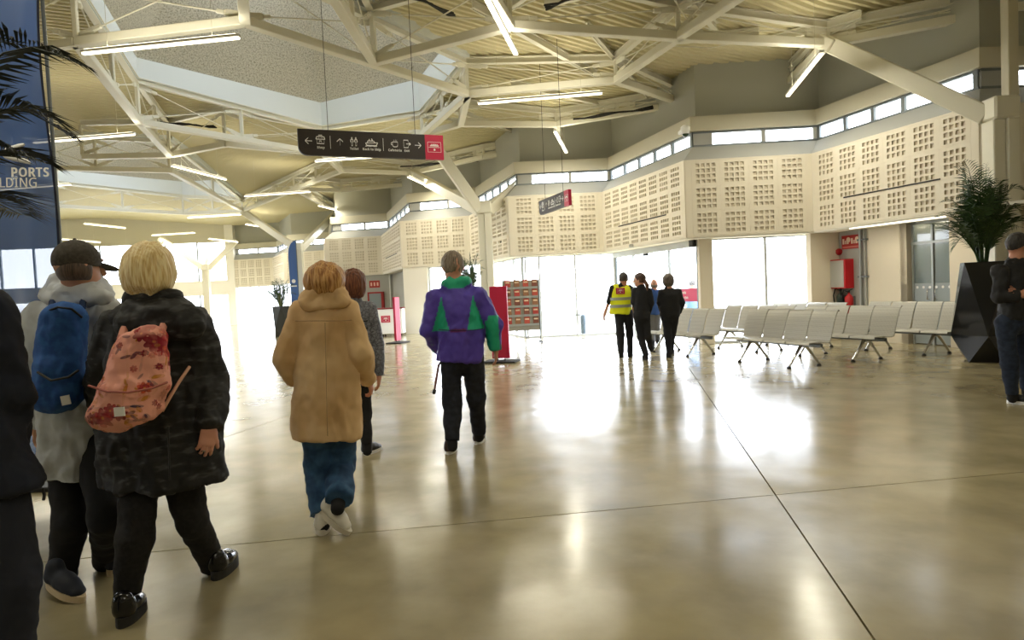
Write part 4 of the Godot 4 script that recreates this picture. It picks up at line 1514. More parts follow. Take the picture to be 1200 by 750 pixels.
		tube(st, [Vector3(0, q[4] + 0.01, 0.02), Vector3(-0.1, q[4] + 0.06, 0.05), Vector3(-0.15, q[4] - 0.1, 0.06), Vector3(-0.12, q[4] - 0.3, 0.06)], 0.013, 6)
		obj("hose", st, M.black, e)
		st = nst()
		box(st, Vector3(0, q[4] * 0.5, -q[3] - 0.015), Vector3(0.1, 0.3, 0.07))
		obj("wall_bracket", st, M.alu_dark, e)
func far_cabinet() -> void:
	var a: Vector3 = corners[9]; var b: Vector3 = corners[8] + Vector3(0.6, 0, 0)
	var x := (b - a).normalized()
	var bs := Basis(x, Vector3.UP, x.cross(Vector3.UP))
	var p := onw(441.5, 353, a, b)
	var t := thing("fire_cabinet", "red framed glass-fronted fire cabinet on the far grey wall above the counter", "cabinet", p)
	t.basis = bs
	var w := 0.66; var h := 0.78
	var st := nst()
	for q in [[0, h * 0.5, w, 0.07], [0, -h * 0.5, w, 0.07], [-w * 0.5, 0, 0.07, h + 0.07], [w * 0.5, 0, 0.1, h + 0.07]]:
		box(st, Vector3(q[0], q[1], 0.08), Vector3(q[2], q[3], 0.16))
	obj("frame", st, mat(rgb(158, 36, 40), 0.5), t)
	st = nst()
	box(st, Vector3(0, 0, 0.08), Vector3(w - 0.08, h - 0.06, 0.14))
	obj("glazed_door", st, mat(rgb(140, 150, 156), 0.15), t)
	var s := thing("fire_sign", "small red safety sign with pale pictograms on the far grey wall", "sign", onw(439, 333, a, b) + bs.z * 0.012)
	s.basis = bs
	st = nst()
	box(st, Vector3.ZERO, Vector3(0.5, 0.32, 0.014))
	var plate := obj("plate", st, mat(rgb(170, 46, 44), 0.5), s)
	for k in 3:
		st = nst()
		box(st, Vector3(-0.15 + k * 0.15, 0, 0.0085), Vector3(0.08, 0.16, 0.004))
		obj("pictogram", st, mat(rgb(232, 190, 176), 0.5), plate)
	var pp := thing("wall_pipe", "pale vertical conduit on the far grey wall right of the red framed cabinet", "pipe", lift(onw(457.5, 340, a, b), 0))
	st = nst()
	tube(st, [Vector3(0, 0, 0.05), Vector3(0, SOFFIT, 0.05)], 0.035, 8)
	obj("conduit", st, M.white, pp)

func plants() -> void:
	var green := fabric([rgb(22, 42, 14), rgb(38, 66, 24), rgb(66, 90, 36)], [0.2, 0.5, 0.9], 0.03, 3.0, 201, 0.5)
	green.backlight_enabled = true
	green.backlight = Color(0.12, 0.2, 0.05)
	var dark := mat(rgb(24, 25, 26), 0.12)
	# right: in the faceted black pot
	var d := 10.72
	var base := lift(dep(1153, 380, d), 0)
	planter(base, 1.56, 0.42, "tall glossy black faceted planter at the right, beside the man with crossed arms", dark)
	var top := base + Vector3(0, 1.52, 0)
	var tips := [[1098, 254, 0.3, 0.5], [1094, 262, -0.2, 0.3], [1106, 236, 0.1, 0.6], [1120, 196, 0.2, 0.8], [1129, 188, -0.1, 0.75], [1156, 192, 0.0, 0.7], [1147, 206, 0.3, 0.7], [1174, 212, -0.4, 0.65], [1199, 222, -0.35, 0.75], [1198, 247, -0.5, 0.6], [1194, 266, -0.6, 0.5], [1122, 272, 0.4, 0.4], [1118, 290, 0.2, 0.5], [1180, 238, -0.2, 0.7], [1138, 240, 0.5, 0.5], [1130, 250, -0.5, 0.55], [1174, 262, -0.5, 0.5], [1146, 226, -0.5, 0.5]]
	var sp := []
	for q in tips:
		var p := dep(q[0], q[1], d + q[2]) - top
		sp.append([p, maxf(q[3] * 0.55, p.y * 0.25)])
	palm(top, "bushy green palm in the black faceted planter at the right", sp, 0.46, 34, green, 0.034)
	# left: dark fronds reaching into the picture
	var dl := 3.9
	var lb := lift(dep(-112, 300, dl), 0)
	planter(lb, 1.5, 0.36, "black planter of the palm outside the left edge", dark)
	top = lb + Vector3(0, 1.96, 0)
	sp = []
	for q in [[100, 78, -0.1, 0.85], [84, 160, 0.2, 0.7], [56, 192, 0.0, 0.4], [26, 252, -0.3, 0.25], [26, 52, 0.3, 0.7], [-120, 30, 0.3, 0.7], [-230, 100, 0.2, 0.8], [-230, 180, -0.3, 0.5]]:
		sp.append([dep(q[0], q[1], dl + q[2]) - top, q[3] * 0.5])
	palm(top, "dark palm whose fronds reach in from the left edge before the blue banner", sp, 0.38, 56, mat(rgb(20, 30, 18), 0.6), 0.03, 0.5)
	# behind the man in the purple jacket
	var dm := 19.2
	var mb := lift(dep(552, 380, dm), 0)
	planter(mb, 1.3, 0.36, "planter hidden behind the man in the purple jacket, left of the column", dark)
	top = mb + Vector3(0, 1.26, 0)
	sp = []
	for q in [[545, 303, 0.1, 0.5], [550, 296, 0, 0.5], [560, 297, -0.1, 0.4], [566, 305, 0.2, 0.5], [540, 318, -0.2, 0.5], [563, 322, -0.3, 0.45], [552, 312, -0.4, 0.3], [546, 328, 0.4, 0.5], [568, 315, 0.1, 0.5], [534, 300, 0.3, 0.6]]:
		sp.append([dep(q[0], q[1], dm + q[2]) - top, q[3] * 0.6])
	palm(top, "palm just right of the purple-jacketed man's head, left of the column", sp, 0.34, 26, green)
	# far palm by the blue flag
	var df := 27.5
	var fb := lift(dep(331, 390, df), 0)
	planter(fb, 1.22, 0.36, "far dark planter half hidden by the beige coat", mat(rgb(58, 60, 60), 0.4))
	top = fb + Vector3(0, 1.18, 0)
	sp = []
	for q in [[312, 338, 0, 0.5], [320, 330, 0.2, 0.5], [326, 326, -0.1, 0.4], [338, 328, 0.1, 0.4], [344, 334, -0.2, 0.5], [318, 346, 0.3, 0.4], [346, 345, 0.2, 0.4], [332, 334, 0.5, 0.3], [310, 342, 0.4, 0.45]]:
		sp.append([dep(q[0], q[1], df + q[2]) - top, q[3] * 0.55])
	palm(top, "far palm left of the blue feather flag", sp, 0.42, 20, green)

func details() -> void:
	# linear light under the edge of the right bulkhead
	var ax: Vector3 = (corners[1] - corners[2]).normalized()
	var nrm := ax.cross(Vector3.UP)
	var a := onw(995, 263, corners[2], corners[1]); var b := onw(1106, 248.5, corners[2], corners[1])
	var glow := StandardMaterial3D.new()
	glow.emission_enabled = true
	glow.emission = rgb(255, 246, 224)
	glow.emission_energy_multiplier = 1.6
	var t := thing("soffit_lamp", "thin linear light along the lower edge of the right bulkhead", "lamp", (a + b) * 0.5)
	var st := nst()
	box(st, Vector3(0, SOFFIT - t.position.y - 0.044, 0) + nrm * -0.03, Vector3(a.distance_to(b), 0.022, 0.05), along(a, b))
	obj("diffuser_light", st, glow, t)
	var l := AreaLight3D.new()
	l.name = "lamp_light"
	l.light_color = rgb(255, 242, 210)
	l.light_energy = 0.8
	l.area_size = Vector2(a.distance_to(b), 0.04)
	l.area_range = 40.0
	l.area_attenuation = 2.0
	l.shadow_enabled = true
	add_child(l, true)
	l.position = Vector3(t.position.x, SOFFIT - 0.065, t.position.z) - nrm * 0.03
	l.rotation = Vector3(-PI / 2, atan2(-ax.z, ax.x), 0)
	# camera under the header corner
	var cp := dep(803, 150, 15.0)
	var c := thing("surveillance_camera", "small white dome camera at the corner over the sliding doors", "camera", cp)
	st = nst()
	box(st, Vector3(0.03, 0.02, -0.3), Vector3(0.08, 0.08, 0.62), Basis(), 0.01)
	obj("arm", st, M.white, c)
	st = nst()
	lathe(st, [Vector2(0.0, -0.16), Vector2(0.07, -0.13), Vector2(0.1, -0.06), Vector2(0.1, 0.02), Vector2(0.05, 0.06), Vector2(0.0, 0.06)], 16)
	obj("housing", st, M.white, c)
	st = nst()
	lathe(st, [Vector2(0.0, -0.19), Vector2(0.05, -0.175), Vector2(0.075, -0.13)], 14)
	obj("dome", st, mat(rgb(40, 70, 60), 0.1), c)
	# emergency light at the lower edge over the sliding doors
	var ep := onw(741, 288, corners[4], corners[3])
	var e := thing("emergency_light", "small grey emergency light over the sliding doors", "light", ep + Vector3(0, 0, 0.05))
	st = nst()
	box(st, Vector3.ZERO, Vector3(0.18, 0.07, 0.12), Basis(), 0.01)
	obj("case", st, M.grey_wall, e)
	# sensor on the bulkhead behind the column
	var sp := onw(586.5, 284, corners[6], corners[5])
	var s := thing("wall_sensor", "tiny black sensor on the boards right of the central column", "sensor", sp + Vector3(0.04, 0, 0.06))
	st = nst()
	box(st, Vector3.ZERO, Vector3(0.1, 0.06, 0.12), Basis(), 0.015)
	obj("case", st, M.black, s)
	# bollard outside the glass
	var bo := thing("bollard", "dark bollard standing outside the glass right of the brochure rack", "bollard", lift(dep(684, 390, 21.3), 0))
	st = nst()
	lathe(st, [Vector2(0.09, 0.0), Vector2(0.08, 0.6), Vector2(0.08, 0.75), Vector2(0.04, 0.8), Vector2(0.0, 0.8)], 14, Vector3(0, -0.21, 0))
	obj("shaft", st, mat(rgb(70, 84, 96), 0.5), bo)
	var dh := thing("door_lever", "slim steel door lever on the glass front right of the brochure rack", "handle", onw(678, 369, mitre(5, 0.46), mitre(4, 0.46)))
	st = nst()
	bar(st, Vector3(-0.1, 0, 0), Vector3(0.04, 0, 0), 0.03, 0.03)
	bar(st, Vector3(0.03, 0, -0.1), Vector3(0.03, 0, 0.01), 0.03, 0.03)
	obj("lever", st, M.alu_dark, dh)

# ================================================================ people: smooth-joined tapered capsules, meshed with surface nets
class Field:
	var lo: Vector3
	var cs: float
	var nx: int
	var ny: int
	var nz: int
	var f: PackedFloat32Array
	func _init(a: Vector3, b: Vector3, cell: float) -> void:
		lo = a
		cs = cell
		nx = int((b.x - a.x) / cs) + 2
		ny = int((b.y - a.y) / cs) + 2
		nz = int((b.z - a.z) / cs) + 2
		f.resize(nx * ny * nz)
		f.fill(1000.0)
	func _rng(a: Vector3, b: Vector3, m: float) -> PackedInt32Array:
		var p := (a.min(b) - Vector3.ONE * m - lo) / cs
		var q := (a.max(b) + Vector3.ONE * m - lo) / cs
		return PackedInt32Array([maxi(0, int(p.x)), mini(nx - 1, int(q.x) + 1), maxi(0, int(p.y)), mini(ny - 1, int(q.y) + 1), maxi(0, int(p.z)), mini(nz - 1, int(q.z) + 1)])
	# tapered capsule; side/w widen its cross-section along side; flat cuts it off square at b
	func cap(a: Vector3, b: Vector3, ra: float, rb: float, k := 0.03, side := Vector3.ZERO, w := 1.0, flat := false) -> void:
		var r := _rng(a, b, maxf(ra, rb) * maxf(w, 1.0) + k + cs * 2.0)
		var ba := b - a
		var inv := 1.0 / maxf(ba.length_squared(), 1e-9)
		var ax := ba.normalized()
		var sh := 1.0 - 1.0 / w
		for z in range(r[4], r[5] + 1):
			for y in range(r[2], r[3] + 1):
				var i := (z * ny + y) * nx + r[0]
				var p := Vector3(lo.x + r[0] * cs, lo.y + y * cs, lo.z + z * cs) - a
				for x in range(r[0], r[1] + 1):
					var t := clampf(p.dot(ba) * inv, 0.0, 1.0)
					var v := p - ba * t
					if w != 1.0: v -= side * (v.dot(side) * sh)
					var d := v.length() - ra - (rb - ra) * t
					if flat: d = maxf(d, (p - ba).dot(ax))
					var o := f[i]
					var h := maxf(k - absf(o - d), 0.0)
					f[i] = minf(o, d) - h * h / (4.0 * k)
					i += 1
					p.x += cs
	func ell(c: Vector3, rad: Vector3, k := 0.02, b := Basis()) -> void:
		var m := maxf(rad.x, maxf(rad.y, rad.z))
		var r := _rng(c, c, m + k + cs * 2.0)
		var rm := minf(rad.x, minf(rad.y, rad.z))
		var bt := b.transposed()
		for z in range(r[4], r[5] + 1):
			for y in range(r[2], r[3] + 1):
				for x in range(r[0], r[1] + 1):
					var q := (bt * (Vector3(lo.x + x * cs, lo.y + y * cs, lo.z + z * cs) - c)) / rad
					var l := q.length()
					var d := (l - 1.0) * (l / maxf((q / rad).length(), 1e-6)) if l > 0.2 else -rm * 0.8
					var i := (z * ny + y) * nx + x
					var o := f[i]
					var h := maxf(k - absf(o - d), 0.0)
					f[i] = minf(o, d) - h * h / (4.0 * k)
	func cut(p0: Vector3, n: Vector3) -> void:      # removes what lies on the side n points to
		for z in nz:
			for y in ny:
				var i := (z * ny + y) * nx
				for x in nx:
					if f[i + x] < 0.2:
						f[i + x] = maxf(f[i + x], (Vector3(lo.x + x * cs, lo.y + y * cs, lo.z + z * cs) - p0).dot(n))
	func carve(c: Vector3, rad: Vector3, k := 0.02, b := Basis()) -> void:
		var r := _rng(c, c, maxf(rad.x, maxf(rad.y, rad.z)) + k + cs)
		var bt := b.transposed()
		var rm := minf(rad.x, minf(rad.y, rad.z))
		for z in range(r[4], r[5] + 1):
			for y in range(r[2], r[3] + 1):
				for x in range(r[0], r[1] + 1):
					var q := (bt * (Vector3(lo.x + x * cs, lo.y + y * cs, lo.z + z * cs) - c)) / rad
					var d := -(q.length() - 1.0) * rm
					var i := (z * ny + y) * nx + x
					var o := f[i]
					var h := maxf(k - absf(o - d), 0.0)
					f[i] = maxf(o, d) + h * h / (4.0 * k)
	func add_to(vs: PackedVector3Array, ix: PackedInt32Array) -> Array:
		var cell := PackedInt32Array()
		cell.resize(nx * ny * nz)
		cell.fill(-1)
		var sy := nx
		var sz := nx * ny
		var step := [1, sy, sz]
		for z in range(1, nz - 1):
			for y in range(1, ny - 1):
				var i := z * sz + y * sy
				for x in range(1, nx - 1):
					var j := i + x
					var v := f[j]
					if v > 0.3: continue
					var neg := v < 0.0
					for ax in 3:
						if (f[j + step[ax]] < 0.0) == neg: continue
						var u: int = step[(ax + 1) % 3]
						var w: int = step[(ax + 2) % 3]
						var q := [j - u - w, j - w, j, j - u]
						for k in 4:
							var c: int = q[k]
							if cell[c] < 0:
								cell[c] = vs.size()
								vs.append(_vertex(c))
							q[k] = cell[c]
						if neg: ix.append_array(PackedInt32Array([q[0], q[2], q[1], q[0], q[3], q[2]]))
						else: ix.append_array(PackedInt32Array([q[0], q[1], q[2], q[0], q[2], q[3]]))
		return [vs, ix]
	func _vertex(c: int) -> Vector3:
		var sz := nx * ny
		var z := c / sz
		var y := (c - z * sz) / nx
		var x := c - z * sz - y * nx
		var s := Vector3.ZERO
		var n := 0
		for e in EDGES:
			var a: float = f[c + e[0] + e[1] * nx + e[2] * sz]
			var b: float = f[c + e[3] + e[4] * nx + e[5] * sz]
			if (a < 0.0) != (b < 0.0):
				var t := a / (a - b)
				s += Vector3(e[0] + (e[3] - e[0]) * t, e[1] + (e[4] - e[1]) * t, e[2] + (e[5] - e[2]) * t)
				n += 1
		return lo + (Vector3(x, y, z) + s / maxi(n, 1)) * cs
	const EDGES := [[0, 0, 0, 1, 0, 0], [0, 1, 0, 1, 1, 0], [0, 0, 1, 1, 0, 1], [0, 1, 1, 1, 1, 1], [0, 0, 0, 0, 1, 0], [1, 0, 0, 1, 1, 0], [0, 0, 1, 0, 1, 1], [1, 0, 1, 1, 1, 1], [0, 0, 0, 0, 0, 1], [1, 0, 0, 1, 0, 1], [0, 1, 0, 0, 1, 1], [1, 1, 0, 1, 1, 1]]

func vnormals(vs: PackedVector3Array, ix: PackedInt32Array) -> PackedVector3Array:
	var ns := PackedVector3Array()
	ns.resize(vs.size())
	for t in range(0, ix.size(), 3):
		var a := ix[t]; var b := ix[t + 1]; var c := ix[t + 2]
		var n := (vs[c] - vs[a]).cross(vs[b] - vs[a])
		ns[a] += n; ns[b] += n; ns[c] += n
	for k in ns.size(): ns[k] = ns[k].normalized()
	return ns
# fold: [noise, amplitude, stretch] pushes the surface along its normals
func skin(fields: Array, folds := [], tint: Variant = null) -> ArrayMesh:
	var vs := PackedVector3Array()
	var ix := PackedInt32Array()
	for fd in fields:
		var r: Array = fd.add_to(vs, ix)
		vs = r[0]; ix = r[1]
	if folds.size():
		var n0 := vnormals(vs, ix)
		for fo in folds:
			var nz: FastNoiseLite = fo[0]
			for k in vs.size():
				vs[k] += n0[k] * nz.get_noise_3dv(vs[k] * fo[2]) * fo[1]
	var arr := []
	arr.resize(Mesh.ARRAY_MAX)
	arr[Mesh.ARRAY_VERTEX] = vs
	arr[Mesh.ARRAY_NORMAL] = vnormals(vs, ix)
	arr[Mesh.ARRAY_INDEX] = ix
	if tint != null:
		var cs := PackedColorArray()
		cs.resize(vs.size())
		for k in vs.size(): cs[k] = tint.call(vs[k])
		arr[Mesh.ARRAY_COLOR] = cs
	var m := ArrayMesh.new()
	m.add_surface_from_arrays(Mesh.PRIMITIVE_TRIANGLES, arr)
	return m
const HALF := Vector3(0.6, 0, 0.6)
func around(pts: Array, m: float, cell: float) -> Field:
	var a: Vector3 = pts[0]
	var b: Vector3 = pts[0]
	for p in pts:
		a = a.min(p)
		b = b.max(p)
	return Field.new(a - Vector3.ONE * m, b + Vector3.ONE * m, cell)

# a hand at the end of a forearm: palm, four bent fingers of unequal length, thumb from the side of the palm
func hand(wr: Vector3, dir: Vector3, out: Vector3, thumb: float, curl: float, s: float, cell: float) -> Field:
	dir = dir.normalized()
	var side := dir.cross(out).normalized() * thumb      # towards the thumb
	var nrm := side.cross(dir).normalized() * thumb       # back of the hand
	var fd := around([wr - dir * 0.03, wr + dir * 0.2 * s], 0.07, cell)
	var pe := wr + dir * 0.085 * s
	fd.cap(wr - dir * 0.03, wr + dir * 0.02, 0.026 * s, 0.024 * s, 0.01, side, 1.25)
	fd.cap(wr + dir * 0.015, pe - dir * 0.012, 0.016 * s, 0.0155 * s, 0.012, side, 2.5)
	var lens := [0.07, 0.08, 0.074, 0.058]
	for k in 4:
		var base := pe - dir * (0.012 + 0.004 * absf(k - 1.3)) + side * (0.027 - 0.018 * k) * s
		var d := (dir + side * (0.10 - 0.07 * k)).normalized()
		var a := base
		var r := 0.0092 * s
		for j in 3:
			d = d.rotated(side, thumb * -curl * (0.5 + 0.35 * j) * (1.0 + 0.12 * k))
			var l: float = lens[k] * [0.46, 0.31, 0.25][j] * s
			var b := a + d * l
			fd.cap(a, b, r, r * 0.9, 0.004)
			a = b
			r *= 0.9
	var tb := wr + dir * 0.03 * s + side * 0.024 * s
	var td := (dir * 0.75 + side * 0.62 - nrm * 0.3).normalized()
	var t1 := tb + td * 0.036 * s
	fd.cap(tb - td * 0.01, t1, 0.0135 * s, 0.0105 * s, 0.01)
	var t2 := t1 + (td + dir * 0.6 - nrm * 0.2).normalized() * 0.03 * s
	fd.cap(t1, t2, 0.0105 * s, 0.0085 * s, 0.005)
	return fd
# head with face; fw is where it looks
func head(c: Vector3, neck: Vector3, fw: Vector3, s: float, cell: float) -> Field:
	var sd := fw.cross(Vector3.UP).normalized()
	var b := Basis(sd, Vector3.UP, -fw)
	var fd := around([c, neck], 0.15 * s, cell)
	fd.ell(c + Vector3(0, 0.02, 0) * s - fw * 0.012 * s, Vector3(0.074, 0.096, 0.095) * s, 0.02, b)
	fd.ell(c - Vector3(0, 0.05, 0) * s + fw * 0.026 * s, Vector3(0.057, 0.07, 0.066) * s, 0.03, b)
	fd.ell(c - Vector3(0, 0.098, 0) * s + fw * 0.062 * s, Vector3(0.026, 0.02, 0.024) * s, 0.02, b)
	fd.cap(c - Vector3(0, 0.05, 0) * s - fw * 0.015 * s, neck - Vector3(0, 0.04, 0), 0.056 * s, 0.064 * s, 0.03)
	fd.cap(c + Vector3(0, 0.012, 0) * s + fw * 0.09 * s, c + Vector3(0, -0.032, 0) * s + fw * 0.112 * s, 0.009 * s, 0.015 * s, 0.012)      # nose
	fd.cap(c + Vector3(0, 0.026, 0) * s + fw * 0.086 * s - sd * 0.035 * s, c + Vector3(0, 0.026, 0) * s + fw * 0.086 * s + sd * 0.035 * s, 0.010 * s, 0.010 * s, 0.012)      # brow
	for q in [-1.0, 1.0]:
		fd.carve(c + fw * 0.093 * s + sd * q * 0.031 * s + Vector3(0, 0.004, 0), Vector3(0.017, 0.011, 0.012) * s, 0.012, b)
		fd.ell(c + sd * q * 0.076 * s - fw * 0.012 * s + Vector3(0, -0.012, 0) * s, Vector3(0.011, 0.032, 0.02) * s, 0.008, Basis(Vector3.UP, 0.25 * q) * b)      # ears
	fd.cap(c + Vector3(0, -0.066, 0) * s + fw * 0.088 * s - sd * 0.02 * s, c + Vector3(0, -0.066, 0) * s + fw * 0.088 * s + sd * 0.02 * s, 0.0085 * s, 0.0085 * s, 0.006)      # lips
	fd.carve(c + Vector3(0, -0.0665, 0) * s + fw * 0.099 * s, Vector3(0.022, 0.0022, 0.006) * s, 0.003, b)
	return fd
# q: px joints [x, y, dz]; everything relative to the figure's root
class Fig:
	var node: Node3D
	var o: Vector3
	var d: float
	var s := 1.0
	var cell := 0.014
	var j := {}
	var fw := Vector3(0, 0, -1)
	var acr := Vector3(1, 0, 0)
var skins := {}
func figure(label: String, d: float, foot_x: float, joints: Dictionary, s: float, cell: float, yaw := 0.0, look := 0.0, group := "") -> Fig:
	var g := Fig.new()
	g.d = d
	g.o = dep(foot_x, 400, d)
	g.o.y = 0
	g.node = thing("person", label, "person", g.o, 0.0, group)
	g.s = s
	g.cell = cell
	g.fw = Vector3(0, 0, -1).rotated(Vector3.UP, deg_to_rad(look))
	g.acr = Vector3(1, 0, 0).rotated(Vector3.UP, deg_to_rad(yaw))
	for k in joints:
		var v: Array = joints[k]
		g.j[k] = dep(v[0], v[1], d + v[2]) - g.o
	return g
const HS := 1.1      # heads as large as the photograph's, hair and collars included
func body(g: Fig, tone: Color, hands := "LR", curl := 0.35, bare := "") -> void:
	var j := g.j
	var s := g.s
	var b := around([j.head, j.shL, j.shR, j.elL, j.elR, j.wrL, j.wrR, j.hipL, j.hipR, j.knL, j.knR, j.anL, j.anR], 0.14, maxf(g.cell, 0.016))
	var mid: Vector3 = (j.shL + j.shR) * 0.5
	var hip: Vector3 = (j.hipL + j.hipR) * 0.5
	b.cap(mid - Vector3(0, 0.08, 0), hip.lerp(mid, 0.35), 0.085 * s, 0.08 * s, 0.04, g.acr, 1.4)
	b.cap(hip.lerp(mid, 0.35), hip, 0.08 * s, 0.085 * s, 0.04, g.acr, 1.4)
	b.cap(j.shL, j.shR, 0.045, 0.045, 0.03)
	b.cap(mid, j.neck, 0.06, 0.055, 0.04)
	b.cap(j.neck, j.head, 0.052 * s, 0.05 * s, 0.03)
	for q in ["L", "R"]:
		b.cap(j["sh" + q], j["el" + q], 0.042 * s, 0.034 * s)
		b.cap(j["el" + q], j["wr" + q], 0.036 * s, 0.024 * s)
		b.cap(j["hip" + q], j["kn" + q], 0.07 * s, 0.046 * s)
		b.cap(j["kn" + q], j["an" + q], 0.046 * s, 0.032 * s)
	var fs := [b, head(j.head, j.neck, g.fw, s * HS, maxf(0.0055, g.cell * 0.45))]
	for q in ["L", "R"]:
		if q in hands:
			var dir: Vector3 = j.get("fi" + q, j["wr" + q] + (j["wr" + q] - j["el" + q])) - j["wr" + q]
			var th := 1.0 if q == "L" else -1.0
			fs.append(hand(j["wr" + q], dir, j.get("ou" + q, g.acr * (-1.0 if q == "L" else 1.0)), th, curl, s, maxf(0.0045, g.cell * 0.38)))
	part("body", skin(fs), skin_mat(tone), g.node)
	var sd := g.fw.cross(Vector3.UP).normalized()
	for q in [-1.0, 1.0]:
		var st := SphereMesh.new()
		st.radius = 0.0115 * s * HS; st.height = 0.023 * s * HS
		st.radial_segments = 12; st.rings = 6
		part("eye", st, mat(rgb(60, 44, 36), 0.2), g.node, Transform3D(Basis(), j.head + g.fw * 0.079 * s * HS + sd * q * 0.031 * s * HS + Vector3(0, 0.004, 0)))
func skin_mat(tone: Color) -> StandardMaterial3D:
	var m := mat(tone, 0.55)
	m.subsurf_scatter_enabled = true
	m.subsurf_scatter_strength = 0.08
	return m
func trousers(g: Fig, m: Material, rt: float, rk: float, ra: float, drop := 0.0, amp := 0.006) -> void:
	var j := g.j
	var s := g.s
	var b := around([j.hipL, j.hipR, j.knL, j.knR, j.anL, j.anR], 0.2, g.cell)
	var hip: Vector3 = (j.hipL + j.hipR) * 0.5
	b.cap(hip + Vector3(0, 0.06, 0), hip - Vector3(0, 0.02, 0), 0.115 * s, 0.115 * s, 0.04, g.acr, 1.35)
	for q in ["L", "R"]:
		var an: Vector3 = j["an" + q] - Vector3(0, drop, 0)
		b.cap(j["hip" + q], j["kn" + q], rt * s, rk * s, 0.03)
		b.cap(j["kn" + q], an, rk * s, ra * s, 0.03, Vector3.ZERO, 1.0, true)
	var n := noise(4.0, 5, 2)
	part("trousers", skin([b], [[n, amp * 2.4, Vector3(1, 0.75, 1)], [noise(10.0, 9, 2), amp, Vector3(1, 1.3, 1)]]), m, g.node)
	for q in ["L", "R"]:
		var an: Vector3 = j["an" + q]
		var d: Vector3 = (an - j["kn" + q]).normalized()
		var k := around([an], 0.16, maxf(0.009, g.cell * 0.7))
		k.cap(an - d * 0.1, an + d * 0.03 - Vector3(0, 0.02, 0), 0.05 * s, 0.044 * s, 0.02)
		part("sock", skin([k]), mat(rgb(24, 24, 26), 0.9), g.node)
# heel and toe are root-relative points on the sole's underside
func shoe(g: Fig, heel: Vector3, toe: Vector3, upper: Material, sole: Material, sole_h := 0.028, w := 0.042) -> void:
	var ax := (toe - heel).normalized()
	var sd := ax.cross(Vector3.UP).normalized()
	var up := sd.cross(ax).normalized()
	var l := clampf(heel.distance_to(toe), 0.24, 0.285)
	toe = heel + ax * l
	var cell := maxf(0.006, g.cell * 0.6)
	var h := heel + up * sole_h
	var b := around([heel, toe, h + up * 0.1], 0.06, cell)
	b.cap(h + ax * 0.045 + up * 0.035, h + ax * 0.04 + up * 0.075, w, w * 0.95, 0.03)
	b.cap(h + ax * 0.05 + up * 0.028, h + ax * l * 0.62 + up * 0.022, w * 0.98, w * 0.88, 0.03)
	b.cap(h + ax * l * 0.45 + up * 0.03, h + ax * (l - w * 1.05) + up * 0.008, w * 0.9, w * 0.72, 0.03, sd, 1.25)
	b.cut(h, -up)
	var sh := part("shoe", skin([b]), upper, g.node)
	var st := nst()
	var pts := PackedVector2Array()
	for k in 28:
		var a := TAU * k / 28.0
		var x := (cos(a) * 0.5 + 0.5)
		var wd := w * (1.12 - 0.10 * cos(a * 1.0) + 0.14 * maxf(0.0, sin(PI * clampf((x - 0.45) / 0.5, 0, 1))))
		pts.append(Vector2(x * (l + 0.012) - 0.004, sin(a) * wd))
	prism(st, pts, 0.0, sole_h + 0.004, Transform3D(Basis(ax, sd, up), heel))
	obj("sole", st, sole, sh)
	st = nst()
	for k in 4:
		var c := h + ax * (l * 0.48 + k * 0.022) + up * (0.068 - k * 0.008)
		tube(st, [c - sd * w * 0.55 - up * 0.006, c, c + sd * w * 0.55 - up * 0.006], 0.0035, 5)
	obj("lace", st, sole if sole_h > 0.03 else upper, sh).set_meta("kind", "stuff")
func streaks(cols: Array, sd: int) -> StandardMaterial3D:
	var t := ntex(noise(0.05, sd, 3), cols, [0.3, 0.5, 0.72], 256)
	var m := tri_mat(t, 1.0, 0.55)
	m.uv1_scale = Vector3(7.0, 0.6, 7.0)
	m.rim_enabled = true
	m.rim = 0.3
	return m
func fabric(cols: Array, offs: Array, freq: float, scale: float, sd: int, rough := 0.9, size := 256) -> StandardMaterial3D:
	return tri_mat(ntex(noise(freq, sd, 3), cols, offs, size), scale, rough)
func sleeve(b: Field, g: Fig, q: String, r0: float, r1: float, r2: float, back := 0.0) -> void:
	var j := g.j
	var wr: Vector3 = j["wr" + q]
	var el: Vector3 = j["el" + q]
	b.cap(j["sh" + q], el, r0, r1, 0.022)
	b.cap(el, wr.lerp(el, back), r1, r2, 0.012, Vector3.ZERO, 1.0, true)

func build_people() -> void:
	man_at_left_edge()
	man_in_cap()
	blond_woman()
	beige_woman()
	puffer_woman()
	purple_man()
	staff_group()
	man_at_right_edge()

func fp(g: Fig, x: float, y: float) -> Vector3:      # a floor point in the figure's own space
	return flo(x, y) - g.o
func at(g: Fig, x: float, y: float, dz := 0.0) -> Vector3:
	return dep(x, y, g.d + dz) - g.o
func fold(sd: int, amp: float, f := 5.0, str := Vector3(1, 0.45, 1)) -> Array:
	var rd := noise(f * 0.8, sd + 3, 2)
	rd.fractal_type = FastNoiseLite.FRACTAL_RIDGED
	return [[rd, amp * 0.55, Vector3(1, 0.6, 1)], [noise(f, sd, 3), amp, str], [noise(f * 2.6, sd + 7, 2), amp * 0.4, Vector3(1, 0.8, 1)]]

